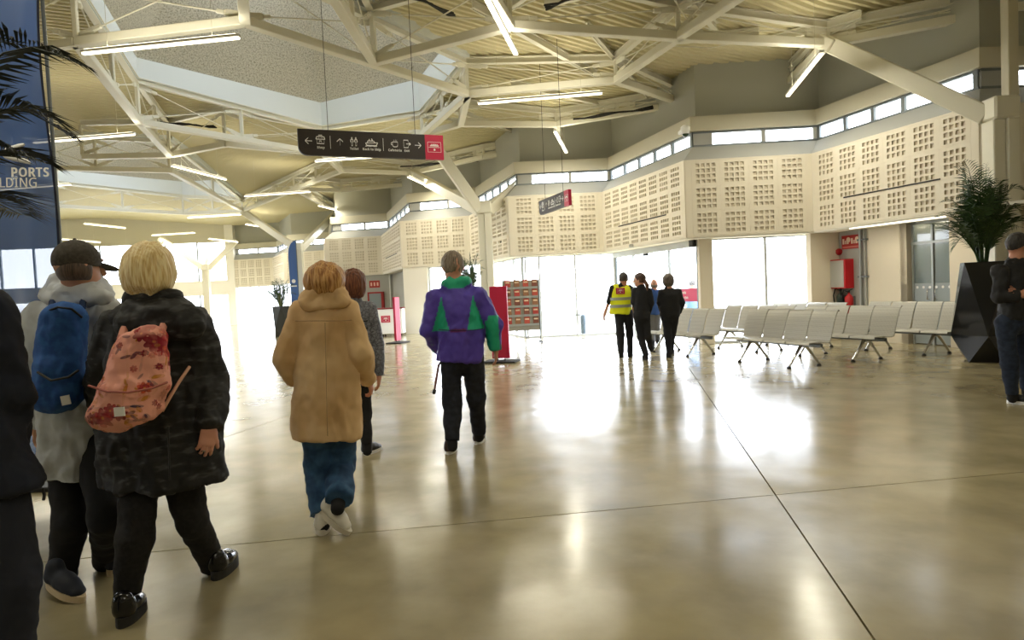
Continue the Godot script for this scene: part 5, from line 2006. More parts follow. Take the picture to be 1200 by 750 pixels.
func man_at_left_edge() -> void:
	var g := figure("man in a dark navy jacket, cut off by the left edge of the picture", 2.6, -38, {"head": [-48, 268, 0], "neck": [-46, 322, 0], "shL": [-104, 356, 0], "shR": [-14, 360, 0], "elL": [-118, 445, 0], "elR": [14, 462, 0.03], "wrL": [-110, 525, 0.2], "wrR": [16, 535, 0.22], "hipL": [-66, 545, 0], "hipR": [-14, 545, 0], "knL": [-70, 668, 0.1], "knR": [14, 682, -0.05], "anL": [-76, 775, 0.25], "anR": [8, 785, -0.05]}, 1.05, 0.014, 0.0, -8.0)
	body(g, rgb(190, 140, 115))
	trousers(g, mat(rgb(24, 28, 40), 0.85), 0.105, 0.092, 0.08)
	for q in ["L", "R"]:
		var a: Vector3 = g.j["an" + q]
		shoe(g, Vector3(a.x - 0.01, 0, a.z + 0.07), Vector3(a.x + 0.02, 0, a.z - 0.2), M.black, M.rubber)
	var j := g.j
	var b := around([j.shL, j.shR, j.wrL, j.wrR, j.hipL + Vector3(0, -0.2, 0)], 0.22, 0.014)
	var mid: Vector3 = (j.shL + j.shR) * 0.5
	var hip: Vector3 = (j.hipL + j.hipR) * 0.5
	b.cap(mid - Vector3(0, 0.1, 0), hip + Vector3(0, 0.1, 0), 0.115, 0.135, 0.04, g.acr, 1.45)
	b.cap(hip + Vector3(0, 0.1, 0), at(g, -30, 580), 0.135, 0.17, 0.03, g.acr, 1.5, true)
	b.cap(j.shL, j.shR, 0.07, 0.07, 0.05)
	b.cap(mid, j.neck + Vector3(0, 0.03, 0), 0.11, 0.09, 0.04)
	sleeve(b, g, "L", 0.075, 0.065, 0.05)
	sleeve(b, g, "R", 0.08, 0.07, 0.055)
	part("jacket", skin([b], fold(3, 0.02)), fabric([rgb(18, 22, 34), rgb(26, 32, 48)], [0.3, 0.7], 0.02, 1.5, 4), g.node)
	var st := nst()
	tube(st, [at(g, 50, 572, 0.03), at(g, 52, 580, 0.03), at(g, 51, 586, 0.03)], 0.006, 6)
	obj("drawcord", st, M.black, g.node)
	var h := around([j.head], 0.16, 0.01)
	h.ell(j.head + Vector3(0, 0.035, 0.012), Vector3(0.096, 0.114, 0.12))
	h.cut(j.head + Vector3(0, -0.05, 0), Vector3(0, -0.8, -0.6))
	part("hair", skin([h]), streaks([rgb(40, 36, 32), rgb(70, 64, 58), rgb(90, 84, 78)], 4), g.node)

func man_in_cap() -> void:
	var g := figure("man in a grey baseball cap and pale grey hooded rain jacket, seen from behind", 3.6, 98, {"head": [92, 312, -0.05], "neck": [88, 348, 0], "shL": [48, 372, 0], "shR": [124, 364, 0], "elL": [38, 440, 0.02], "elR": [138, 440, 0.12], "wrL": [44, 500, 0.1], "wrR": [130, 500, 0.3], "hipL": [76, 520, 0], "hipR": [112, 518, 0], "knL": [84, 610, -0.08], "knR": [126, 606, -0.18], "anL": [70, 672, 0.02], "anR": [126, 655, 0.18], "fiL": [46, 530, 0.14], "fiR": [132, 530, 0.38]}, 1.03, 0.0125, 0.0, -28.0)
	body(g, rgb(196, 146, 118))
	trousers(g, mat(rgb(20, 21, 26), 0.85), 0.1, 0.08, 0.07, 0.02)
	var navy := mat(rgb(26, 32, 46), 0.7)
	var gum := mat(rgb(206, 186, 150), 0.7)
	shoe(g, at(g, 58, 690, -0.16) + Vector3(0, 0.03, 0), fp(g, 97, 706), navy, gum, 0.03, 0.045)
	shoe(g, fp(g, 128, 676), fp(g, 160, 658), navy, gum, 0.03, 0.045)
	var j := g.j
	var b := around([j.shL, j.shR, j.wrL, j.wrR, at(g, 80, 556)], 0.2, 0.0125)
	var mid: Vector3 = (j.shL + j.shR) * 0.5
	var hip: Vector3 = (j.hipL + j.hipR) * 0.5
	var hem := at(g, 88, 555)
	b.cap(mid - Vector3(0, 0.1, 0), hip + Vector3(0, 0.15, 0), 0.125, 0.13, 0.05, g.acr, 1.55)
	b.cap(hip + Vector3(0, 0.15, 0), hem, 0.13, 0.155, 0.04, g.acr, 1.3, true)
	b.cap(j.shL, j.shR, 0.07, 0.07, 0.06)
	b.cap(mid, j.neck, 0.1, 0.085, 0.04)
	sleeve(b, g, "L", 0.08, 0.072, 0.052)
	sleeve(b, g, "R", 0.08, 0.07, 0.052)
	var rain := fabric([rgb(178, 182, 186), rgb(200, 206, 212), rgb(214, 220, 228)], [0.25, 0.5, 0.8], 0.02, 1.2, 8, 0.6)
	part("rain_jacket", skin([b], fold(12, 0.022)), rain, g.node)
	# the hood lying round the neck
	var h := around([j.neck], 0.26, 0.01)
	h.cap(at(g, 62, 347, -0.07), at(g, 120, 349, -0.07), 0.045, 0.045, 0.04)
	h.cap(at(g, 70, 330, 0.0), at(g, 110, 330, 0.02), 0.05, 0.045, 0.04)
	h.cap(at(g, 58, 345, 0.02), at(g, 72, 328, 0.08), 0.045, 0.04, 0.04)
	h.cap(at(g, 122, 347, 0.02), at(g, 108, 328, 0.08), 0.045, 0.04, 0.04)
	h.ell(at(g, 90, 343, -0.04), Vector3(0.13, 0.07, 0.09), 0.03)
	part("hood", skin([h], fold(21, 0.016, 7.0, Vector3(0.5, 1.4, 1))), fabric([rgb(192, 198, 206), rgb(216, 222, 230)], [0.3, 0.7], 0.02, 1.5, 18, 0.6), g.node)
	var hr := around([j.head], 0.16, 0.007)
	hr.ell(j.head + Vector3(0, -0.02, 0.018), Vector3(0.09, 0.085, 0.1))
	hr.cut(j.head + Vector3(0, -0.075, 0), Vector3(0, -1, 0))
	hr.cut(j.head + g.fw * 0.02, g.fw)
	part("hair", skin([hr]), streaks([rgb(58, 44, 36), rgb(84, 66, 54), rgb(104, 84, 70)], 5), g.node)
	# cap
	var c := around([j.head], 0.2, 0.0075)
	c.ell(j.head + Vector3(0, 0.03, 0) - g.fw * 0.008, Vector3(0.1, 0.107, 0.116), 0.02, Basis(g.fw.cross(Vector3.UP), Vector3.UP, -g.fw))
	c.cut(j.head + Vector3(0, -0.004, 0), Vector3(0, -1, 0))
	var felt := fabric([rgb(62, 58, 52), rgb(80, 75, 68)], [0.3, 0.7], 0.06, 3.0, 6)
	var cap := part("cap", skin([c]), felt, g.node)
	var bl := around([j.head + g.fw * 0.1], 0.16, 0.006)
	var bsd := g.fw.cross(Vector3.UP)
	bl.ell(j.head + g.fw * 0.125 + Vector3(0, 0.0, 0), Vector3(0.076, 0.011, 0.085), 0.01, Basis(bsd, -0.3) * Basis(bsd, Vector3.UP, -g.fw))
	part("brim", skin([bl]), felt, cap)
	var bt := SphereMesh.new()
	bt.radius = 0.008; bt.height = 0.014
	part("button", bt, felt, cap, Transform3D(Basis(), j.head + Vector3(0, 0.138, 0) - g.fw * 0.01))
	# blue backpack
	var p := thing("backpack", "plain blue backpack with a small white label, on the man in the cap", "backpack", g.o)
	var bp := around([at(g, 72, 420, -0.2)], 0.4, 0.0085)
	var top := at(g, 76, 372, -0.21)
	var low := at(g, 68, 462, -0.21)
	bp.cap(top, low, 0.075, 0.09, 0.02, Vector3(1, 0, 0), 1.42)
	bp.cap(at(g, 66, 430, -0.25), at(g, 64, 466, -0.26), 0.065, 0.075, 0.02, Vector3(1, 0, 0), 1.5)
	var blue := fabric([rgb(30, 76, 146), rgb(46, 100, 172)], [0.3, 0.7], 0.03, 2.0, 40, 0.8)
	var bm := part("bag_body", skin([bp], fold(31, 0.012, 6.0, Vector3(1, 0.6, 1))), blue, p)
	var st := nst()
	tube(st, [at(g, 44, 436, -0.325), at(g, 60, 446, -0.36), at(g, 80, 442, -0.345), at(g, 92, 434, -0.29)], 0.006, 6)
	obj("zip", st, M.black, bm)
	st = nst()
	tube(st, [at(g, 52, 366, -0.25), at(g, 68, 360, -0.29), at(g, 84, 362, -0.27), at(g, 96, 372, -0.23)], 0.006, 6)
	obj("zip", st, M.black, bm)
	st = nst()
	bar(st, at(g, 72, 470, -0.355), at(g, 82, 468, -0.352), 0.008, 0.045)
	obj("tag_patch", st, M.white, bm)
	for k in 2:
		st = nst()
		var x := 56.0 + k * 36
		tube(st, [at(g, x + 4, 362, -0.17), at(g, x + 6, 350, -0.1), at(g, x + 8, 352, 0.02)], 0.016, 6)
		obj("strap", st, mat(rgb(24, 48, 90), 0.8), p)

func floral() -> ImageTexture:      # salmon cloth printed with dark red and ochre flowers
	var n := 512
	var im := Image.create(n, n, false, Image.FORMAT_RGB8)
	im.fill(rgb(242, 172, 152))
	var r := RandomNumberGenerator.new()
	r.seed = 99
	var pal := [rgb(150, 24, 48), rgb(196, 46, 60), rgb(70, 44, 70), rgb(214, 140, 60), rgb(232, 100, 70), rgb(60, 54, 84)]
	var blob := func(cx: float, cy: float, rx: float, ry: float, rot: float, c: Color) -> void:
		var m := int(maxf(rx, ry)) + 1
		for dy in range(-m, m + 1):
			for dx in range(-m, m + 1):
				var u := (dx * cos(rot) + dy * sin(rot)) / rx
				var v := (-dx * sin(rot) + dy * cos(rot)) / ry
				if u * u + v * v < 1.0: im.set_pixel(posmod(int(cx) + dx, n), posmod(int(cy) + dy, n), c.lerp(Color(0.1, 0.02, 0.05), 0.12 * (u * u + v * v)))
	for k in 60:      # leaves
		blob.call(r.randf() * n, r.randf() * n, 14 + r.randf() * 12, 5 + r.randf() * 4, r.randf() * PI, pal[[2, 3, 5, 3][k % 4]])
	for k in 44:      # flowers: rings of petals
		var cx := r.randf() * n
		var cy := r.randf() * n
		var big := 22.0 + r.randf() * 26.0 if k % 3 else 15.0
		var c: Color = pal[[0, 0, 1, 4][k % 4]]
		for ring in 2:
			for q in 7:
				var a := TAU * q / 7.0 + ring * 0.4
				var rr := big * (0.62 if ring == 0 else 0.3)
				blob.call(cx + cos(a) * rr, cy + sin(a) * rr, big * 0.44, big * 0.3, a, c.lerp(pal[0], 0.5 * ring).lerp(Color.BLACK, 0.12 * (q % 2)))
		blob.call(cx, cy, big * 0.16, big * 0.16, 0.0, pal[3])
	return ImageTexture.create_from_image(im)

func blond_woman() -> void:
	var g := figure("blond woman in a long black camouflage-patterned coat, seen from behind", 3.3, 186, {"head": [176, 318, 0], "neck": [178, 356, 0.02], "shL": [135, 385, 0], "shR": [225, 382, 0], "elL": [121, 448, 0.08], "elR": [246, 450, 0.03], "wrL": [128, 490, 0.28], "wrR": [246, 502, -0.1], "hipL": [164, 535, 0], "hipR": [208, 535, 0], "knL": [157, 630, -0.12], "knR": [226, 612, 0.1], "anL": [147, 708, -0.12], "anR": [250, 657, 0.34], "fiR": [240, 530, -0.14]}, 0.97, 0.0125, 0.0, 6.0)
	g.j["ouR"] = Vector3(0.55, 0, 0.83)
	body(g, rgb(208, 150, 126), "LR", 0.5)
	trousers(g, fabric([rgb(20, 19, 19), rgb(32, 30, 29)], [0.3, 0.7], 0.05, 3.0, 61), 0.095, 0.08, 0.062, 0.02)
	var patent := mat(rgb(16, 16, 17), 0.15)
	var sole := mat(rgb(34, 33, 32), 0.6)
	shoe(g, fp(g, 142, 737), fp(g, 166, 708), patent, sole, 0.042, 0.044)
	shoe(g, fp(g, 252, 681), fp(g, 275, 657), patent, sole, 0.042, 0.044)
	var j := g.j
	var mid: Vector3 = (j.shL + j.shR) * 0.5
	var b := around([j.shL, j.shR, j.wrL, j.wrR, at(g, 113, 566), at(g, 272, 566), j.neck], 0.2, 0.0125)
	b.cap(mid - Vector3(0, 0.1, 0), at(g, 186, 470), 0.14, 0.165, 0.05, g.acr, 1.5)
	b.cap(at(g, 186, 470), at(g, 193, 565), 0.165, 0.185, 0.05, g.acr, 1.62, true)
	b.cap(j.shL, j.shR, 0.075, 0.075, 0.07)
	b.cap(mid + Vector3(0, 0.0, 0), at(g, 178, 358, 0.0), 0.11, 0.09, 0.05)
	b.cap(at(g, 160, 352, -0.04), at(g, 198, 350, -0.04), 0.05, 0.05, 0.04)
	sleeve(b, g, "L", 0.085, 0.078, 0.06)
	sleeve(b, g, "R", 0.088, 0.08, 0.062)
	var camo := fabric([rgb(14, 14, 15), rgb(22, 22, 23), rgb(30, 30, 31), rgb(74, 74, 76)], [0.35, 0.52, 0.6, 0.78], 0.012, 2.2, 70, 0.7, 512)
	camo.uv1_scale = Vector3(1.4, 3.0, 1.4)
	var coat := part("coat", skin([b], fold(41, 0.024)), camo, g.node)
	var h := around([at(g, 185, 385, -0.1)], 0.34, 0.011)      # flat hood hanging on the back
	h.cap(at(g, 148, 382, -0.13), at(g, 226, 382, -0.12), 0.05, 0.05, 0.04, Vector3(0, 1, 0), 1.2)
	h.ell(at(g, 186, 376, -0.11), Vector3(0.205, 0.09, 0.06), 0.04)
	h.cap(at(g, 160, 360, -0.07), at(g, 205, 358, -0.06), 0.05, 0.05, 0.05)
	h.cap(at(g, 143, 372, -0.04), at(g, 160, 358, 0.03), 0.045, 0.045, 0.04)
	h.cap(at(g, 232, 378, -0.02), at(g, 203, 352, 0.03), 0.045, 0.045, 0.04)
	part("hood", skin([h], fold(47, 0.014, 7.0, Vector3(0.6, 1.3, 1))), camo, g.node)
	var st := nst()
	tube(st, [at(g, 197, 500, -0.305), at(g, 198, 530, -0.315), at(g, 199, 563, -0.32)], 0.004, 5)
	obj("seam", st, M.black, coat)
	# bob
	var hr := around([j.head], 0.22, 0.008)
	hr.ell(j.head + Vector3(-0.002, 0.035, 0.01), Vector3(0.112, 0.108, 0.118), 0.03)
	hr.ell(j.head + Vector3(0.0, -0.03, 0.03), Vector3(0.117, 0.085, 0.108), 0.05)
	hr.cap(j.head + Vector3(-0.085, -0.02, 0.0), j.head + Vector3(-0.082, -0.085, 0.01), 0.04, 0.028, 0.03)
	hr.cap(j.head + Vector3(0.085, -0.02, 0.0), j.head + Vector3(0.08, -0.075, 0.01), 0.04, 0.028, 0.03)
	hr.cap(j.head + Vector3(-0.04, -0.07, 0.07), j.head + Vector3(-0.03, -0.105, 0.07), 0.045, 0.025, 0.03)
	hr.cap(j.head + Vector3(0.04, -0.07, 0.07), j.head + Vector3(0.035, -0.11, 0.07), 0.045, 0.025, 0.03)
	hr.carve(j.head + g.fw * 0.11 + Vector3(0, -0.05, 0), Vector3(0.06, 0.085, 0.07), 0.02)
	part("hair", skin([hr], [[noise(12.0, 2, 2), 0.010, Vector3(1, 0.3, 1)], [noise(34.0, 3, 2), 0.003, Vector3(1, 0.1, 1)]]), streaks([rgb(206, 170, 104), rgb(240, 216, 154), rgb(250, 236, 190)], 7), g.node)
	# floral backpack
	var p := thing("backpack", "salmon pink backpack printed with dark red flowers, on the blond woman", "backpack", g.o)
	var cloth := tri_mat(floral(), 2.0, 0.85)
	var bp := around([at(g, 150, 445, -0.25)], 0.42, 0.0085)
	bp.cap(at(g, 165, 402, -0.27), at(g, 152, 470, -0.29), 0.07, 0.105, 0.03, Vector3(0.98, 0.18, 0).normalized(), 1.55)
	bp.cap(at(g, 150, 458, -0.32), at(g, 144, 480, -0.33), 0.08, 0.09, 0.02, Vector3(0.98, 0.18, 0).normalized(), 1.75)
	bp.cap(at(g, 180, 398, -0.27), at(g, 184, 450, -0.29), 0.05, 0.055, 0.03)
	var bm := part("bag_body", skin([bp], fold(51, 0.014, 7.0, Vector3(1, 0.7, 1))), cloth, p)
	st = nst()
	tube(st, [at(g, 104, 452, -0.36), at(g, 126, 459, -0.44), at(g, 150, 460, -0.46), at(g, 178, 455, -0.43), at(g, 196, 448, -0.36)], 0.005, 6)
	obj("zip", st, mat(rgb(170, 96, 84), 0.7), bm)
	st = nst()
	bar(st, at(g, 134, 483, -0.455), at(g, 146, 482, -0.455), 0.008, 0.038)
	obj("tag_patch", st, M.white, bm)
	st = nst()
	tube(st, [at(g, 190, 482, -0.28), at(g, 200, 464, -0.27), at(g, 211, 446, -0.2), at(g, 222, 430, -0.12)], 0.008, 6)
	obj("strap", st, mat(rgb(206, 158, 130), 0.8), p)
	st = nst()
	tube(st, [at(g, 142, 396, -0.25), at(g, 146, 384, -0.16), at(g, 148, 372, -0.04)], 0.018, 6)
	obj("strap", st, mat(rgb(206, 140, 120), 0.8), p)
	st = nst()
	tube(st, [at(g, 188, 392, -0.25), at(g, 192, 380, -0.16), at(g, 194, 370, -0.04)], 0.018, 6)
	obj("strap", st, mat(rgb(206, 140, 120), 0.8), p)
	# ring on the finger side
	st = nst()
	var rc: Vector3 = j.wrR + (j.fiR - j.wrR).normalized() * 0.105
	tube(st, [rc + Vector3(-0.012, 0, 0.012), rc + Vector3(-0.002, 0.004, 0.02), rc + Vector3(0.008, 0, 0.014)], 0.003, 5)
	obj("finger_ring", st, M.chrome, g.node)

func beige_woman() -> void:
	var g := figure("woman with short auburn-blond hair in a long beige hooded coat and blue jeans", 4.3, 384, {"head": [381, 330, -0.02], "neck": [380, 352, 0.02], "shL": [351, 366, 0], "shR": [409, 364, 0], "elL": [333, 420, -0.05], "elR": [424, 414, -0.05], "wrL": [346, 446, 0.12], "wrR": [432, 445, 0.18], "hipL": [370, 470, 0], "hipR": [400, 470, 0], "knL": [374, 548, 0.05], "knR": [402, 545, 0.1], "anL": [378, 606, -0.12], "anR": [396, 588, -0.2], "fiR": [436, 458, 0.2]}, 0.95, 0.0135, 0.0, 8.0)
	body(g, rgb(206, 150, 126), "LR", 0.6)
	var denim := fabric([rgb(28, 58, 92), rgb(44, 80, 116), rgb(62, 98, 134)], [0.25, 0.5, 0.8], 0.02, 1.6, 81)
	trousers(g, denim, 0.092, 0.088, 0.085, -0.01, 0.008)
	var wht := mat(rgb(226, 222, 210), 0.5)
	var sl := mat(rgb(214, 206, 188), 0.6)
	shoe(g, fp(g, 377, 628), fp(g, 383, 606), wht, sl, 0.03, 0.042)
	shoe(g, at(g, 373, 596, -0.12), fp(g, 408, 627), wht, sl, 0.03, 0.042)
	var j := g.j
	var mid: Vector3 = (j.shL + j.shR) * 0.5
	var b := around([j.shL, j.shR, j.wrL, j.wrR, at(g, 342, 514), at(g, 428, 514), j.neck], 0.2, 0.0135)
	b.cap(mid - Vector3(0, 0.09, 0), at(g, 382, 430), 0.125, 0.128, 0.04, g.acr, 1.4)
	b.cap(at(g, 382, 430), at(g, 383, 513), 0.128, 0.148, 0.04, g.acr, 1.5, true)
	b.cap(j.shL, j.shR, 0.062, 0.062, 0.06)
	b.cap(mid, at(g, 380, 352), 0.1, 0.085, 0.05)
	sleeve(b, g, "L", 0.07, 0.066, 0.056)
	sleeve(b, g, "R", 0.07, 0.066, 0.058)
	var cotton := fabric([rgb(206, 168, 120), rgb(222, 186, 138), rgb(230, 198, 152)], [0.2, 0.5, 0.85], 0.012, 1.0, 91)
	var coat := part("coat", skin([b], fold(61, 0.02, 4.0, Vector3(1, 0.35, 1))), cotton, g.node)
	var h := around([at(g, 379, 350)], 0.26, 0.01)
	h.cap(at(g, 358, 356, -0.1), at(g, 402, 355, -0.09), 0.038, 0.036, 0.04)
	h.cap(at(g, 368, 343, -0.08), at(g, 394, 342, -0.08), 0.05, 0.05, 0.05)
	h.cap(at(g, 358, 352, -0.04), at(g, 366, 340, 0.04), 0.042, 0.042, 0.04)
	h.cap(at(g, 403, 352, -0.04), at(g, 396, 340, 0.04), 0.042, 0.042, 0.04)
	part("hood", skin([h], fold(67, 0.012, 7.0, Vector3(0.5, 1.4, 1))), cotton, g.node)
	var st := nst()
	tube(st, [at(g, 346, 376, -0.165), at(g, 362, 376, -0.205), at(g, 381, 376, -0.215), at(g, 400, 376, -0.2), at(g, 412, 375, -0.16)], 0.0035, 5)
	obj("seam", st, mat(rgb(176, 142, 102), 0.8), coat)
	st = nst()
	tube(st, [at(g, 381, 378, -0.212), at(g, 382, 420, -0.2), at(g, 383, 470, -0.205), at(g, 384, 511, -0.222)], 0.003, 5)
	obj("seam", st, mat(rgb(182, 148, 108), 0.8), coat)
	var hr := around([j.head], 0.2, 0.008)
	hr.ell(j.head + Vector3(0, 0.035, 0.01), Vector3(0.118, 0.092, 0.115), 0.03)
	hr.ell(j.head + Vector3(0.004, -0.005, 0.03), Vector3(0.124, 0.07, 0.1), 0.05)
	hr.cap(j.head + Vector3(-0.05, -0.04, 0.07), j.head + Vector3(0.06, -0.045, 0.07), 0.042, 0.042, 0.03)
	hr.carve(j.head + g.fw * 0.11 + Vector3(0, -0.05, 0), Vector3(0.06, 0.08, 0.07), 0.02)
	part("hair", skin([hr], [[noise(12.0, 12, 2), 0.014, Vector3(1, 0.4, 1)], [noise(34.0, 13, 2), 0.004, Vector3(1, 0.15, 1)]]), streaks([rgb(136, 84, 40), rgb(190, 136, 74), rgb(222, 178, 114)], 9), g.node)

func puffer_woman() -> void:
	var g := figure("woman with reddish-brown bob and dark patterned quilted jacket, half hidden by the beige coat", 6.1, 413, {"head": [415, 333, 0], "neck": [413, 350, 0], "shL": [394, 364, 0], "shR": [432, 362, 0], "elL": [386, 402, 0], "elR": [443, 404, 0.02], "wrL": [384, 436, -0.1], "wrR": [444, 441, 0.0], "hipL": [404, 438, 0], "hipR": [424, 438, 0], "knL": [396, 490, 0.15], "knR": [427, 484, 0.0], "anL": [391, 536, 0.1], "anR": [430, 522, -0.1], "fiR": [444, 458, 0.0]}, 0.95, 0.017, 0.0, -18.0)
	body(g, rgb(204, 146, 120), "LR", 0.4)
	trousers(g, mat(rgb(20, 20, 21), 0.85), 0.085, 0.066, 0.055)
	shoe(g, fp(g, 426, 534), fp(g, 450, 524), mat(rgb(24, 24, 25), 0.5), M.white, 0.022)
	shoe(g, fp(g, 388, 546), fp(g, 398, 534), mat(rgb(24, 24, 25), 0.5), M.white, 0.022)
	var j := g.j
	var mid: Vector3 = (j.shL + j.shR) * 0.5
	var b := around([j.shL, j.shR, j.wrL, j.wrR, at(g, 413, 452), j.neck], 0.2, 0.015)
	b.cap(mid - Vector3(0, 0.09, 0), at(g, 414, 415), 0.12, 0.125, 0.05, g.acr, 1.35)
	b.cap(at(g, 414, 415), at(g, 414, 450), 0.125, 0.13, 0.04, g.acr, 1.35, true)
	b.cap(j.shL, j.shR, 0.068, 0.068, 0.06)
	b.cap(mid, at(g, 413, 347), 0.09, 0.078, 0.04)
	sleeve(b, g, "L", 0.07, 0.062, 0.048)
	sleeve(b, g, "R", 0.07, 0.062, 0.048)
	# quilting: rolls of padding pushed out between stitched lines
	var quilt := noise(3.0, 71, 2)
	var mesh := skin([b], [[quilt, 0.012, Vector3(1, 1, 1)]])
	var cl := FastNoiseLite.new()
	cl.noise_type = FastNoiseLite.TYPE_CELLULAR
	cl.seed = 72
	cl.frequency = 0.05
	cl.cellular_return_type = FastNoiseLite.RETURN_DISTANCE2_SUB
	var pm := tri_mat(ntex(cl, [rgb(20, 21, 28), rgb(118, 120, 130), rgb(158, 160, 168)], [0.0, 0.3, 0.9], 256), 2.6, 0.6)
	part("quilted_jacket", mesh, pm, g.node)
	var st := nst()
	for k in 9:
		var y := 376.0 + k * 8.6
		tube(st, [at(g, 396, y, -0.18), at(g, 414, y + 1.5, -0.215), at(g, 431, y, -0.17)], 0.005, 5)
	obj("quilt_stitch", st, mat(rgb(24, 25, 30), 0.8), g.node).set_meta("kind", "stuff")
	var hr := around([j.head], 0.2, 0.0085)
	hr.ell(j.head + Vector3(0, 0.03, 0.008), Vector3(0.106, 0.112, 0.118), 0.03)
	hr.ell(j.head + Vector3(-0.004, -0.045, 0.025), Vector3(0.104, 0.085, 0.092), 0.05)
	hr.cap(j.head + Vector3(-0.05, -0.09, 0.05), j.head + Vector3(0.05, -0.085, 0.05), 0.04, 0.036, 0.04)
	hr.carve(j.head + g.fw * 0.11 + Vector3(0, -0.05, 0), Vector3(0.06, 0.09, 0.07), 0.02)
	part("hair", skin([hr], [[noise(26.0, 22, 2), 0.012, Vector3(1, 0.16, 1)]]), streaks([rgb(70, 34, 20), rgb(112, 60, 34), rgb(146, 88, 54)], 10), g.node)

func purple_man() -> void:
	var g := figure("grey-haired man in a purple and green windbreaker with dark jeans, seen from behind", 6.2, 541, {"head": [530.5, 312, 0.02], "neck": [534, 334, 0], "shL": [512, 350, 0], "shR": [561, 348, 0], "elL": [503, 386, 0.0], "elR": [578, 382, 0.02], "wrL": [516, 410, 0.25], "wrR": [581, 410, 0.03], "hipL": [529, 415, 0], "hipR": [553, 415, 0], "knL": [530, 470, -0.02], "knR": [558, 466, 0.06], "anL": [530, 517, -0.14], "anR": [561, 507, 0.2], "fiR": [582, 424, 0.05], "fiL": [522, 424, 0.28]}, 1.05, 0.0145, 0.0, 24.0)
	body(g, rgb(204, 150, 126), "LR", 0.35)
	trousers(g, fabric([rgb(18, 21, 30), rgb(30, 34, 46)], [0.3, 0.7], 0.03, 2.0, 101), 0.098, 0.078, 0.066, 0.0, 0.007)
	var lth := mat(rgb(62, 44, 34), 0.5)
	shoe(g, fp(g, 526, 533), fp(g, 534, 519), lth, M.white, 0.024, 0.044)
	shoe(g, fp(g, 559, 521), fp(g, 569, 509), lth, M.white, 0.024, 0.044)
	var j := g.j
	var mid: Vector3 = (j.shL + j.shR) * 0.5
	var b := around([j.shL, j.shR, j.wrL, j.wrR, at(g, 540, 424), j.neck], 0.2, 0.013)
	b.cap(mid - Vector3(0, 0.1, 0), at(g, 540, 392), 0.14, 0.145, 0.05, g.acr, 1.42)
	b.cap(at(g, 540, 388), at(g, 539, 423), 0.145, 0.145, 0.03, g.acr, 1.45, true)
	b.cap(j.shL, j.shR, 0.08, 0.08, 0.07)
	b.cap(mid, at(g, 534, 334), 0.1, 0.085, 0.05)
	b.cap(at(g, 524, 333, -0.02), at(g, 545, 331, -0.02), 0.05, 0.05, 0.05)
	sleeve(b, g, "L", 0.088, 0.085, 0.06)
	sleeve(b, g, "R", 0.088, 0.08, 0.058)
	var pur := rgb(82, 62, 172).srgb_to_linear()
	var grn := rgb(24, 168, 130).srgb_to_linear()
	var mag := rgb(110, 34, 90).srgb_to_linear()
	var yA := at(g, 540, 340).y
	var ySeam := at(g, 540, 386).y
	var cx := at(g, 538, 380).x
	var elR: Vector3 = j.elR
	var elL: Vector3 = j.elL
	var cuts := func(v: Vector3) -> Color:
		var dx := v.x - cx
		var t := clampf((yA - v.y) / (yA - ySeam), 0.0, 1.2)
		if v.y - maxf(0.0, absf(v.x - at(g, 535, 337).x) - 0.06) * 0.6 > at(g, 540, 338).y: return grn      # collar
		if dx > 0.27 or (v.y < elR.y + 0.05 and dx > 0.24):      # right sleeve: green strip down the outside of the forearm
			return grn if v.y < elR.y + 0.1 and v.x < elR.x + 0.05 else pur
		if dx < -0.265: return grn if v.y < elL.y + 0.06 and v.x > elL.x + 0.005 else pur
		if v.y > ySeam and t > 0.14:
			var inner := 0.155 - 0.075 * t
			var outer := 0.125 + 0.11 * t
			if absf(dx) > inner and absf(dx) < outer: return grn
		if absf(v.y - ySeam) < 0.016 and absf(dx) < 0.07: return mag
		return pur
	var sm := mat(rgb(250, 250, 250), 0.55)
	sm.vertex_color_use_as_albedo = true
	var jk := part("windbreaker", skin([b], fold(111, 0.018, 5.5, Vector3(1, 0.6, 1)), cuts), sm, g.node)
	var st := nst()
	tube(st, [at(g, 514, 386, -0.16), at(g, 526, 387, -0.205), at(g, 540, 387.5, -0.215), at(g, 555, 387, -0.2), at(g, 566, 385, -0.15)], 0.004, 5)
	obj("waist_seam", st, mat(rgb(34, 24, 70), 0.7), jk)
	var cf := around([j.wrR], 0.09, 0.008)
	cf.cap(j.wrR.lerp(j.elR, 0.22), j.wrR.lerp(j.elR, -0.02), 0.058, 0.055, 0.01, Vector3.ZERO, 1.0, true)
	part("cuff", skin([cf]), mat(rgb(14, 108, 88), 0.6), jk)
	var hr := around([j.head], 0.17, 0.0075)
	hr.ell(j.head + Vector3(0, 0.025, 0.008), Vector3(0.1, 0.118, 0.118), 0.02, Basis(Vector3.UP, deg_to_rad(24)))
	hr.cut(j.head + Vector3(0, -0.06, 0.0), Vector3(0, -0.8, 0) + g.fw * 0.6)
	hr.cut(j.head + Vector3(0, -0.085, 0.0), Vector3(0, -1, 0))
	part("hair", skin([hr], [[noise(40.0, 32, 2), 0.007, Vector3(1, 0.4, 1)]]), streaks([rgb(92, 80, 68), rgb(128, 114, 98), rgb(156, 142, 124)], 11), g.node)
	st = nst()
	var sd := g.fw.cross(Vector3.UP).normalized()
	tube(st, [j.head - sd * 0.092 - g.fw * 0.01 + Vector3(0, 0.006, 0), j.head - sd * 0.084 + g.fw * 0.1 + Vector3(0, 0.004, 0)], 0.003, 5)
	tube(st, [j.head + sd * 0.092 - g.fw * 0.01 + Vector3(0, 0.006, 0), j.head + sd * 0.084 + g.fw * 0.1 + Vector3(0, 0.004, 0)], 0.003, 5)
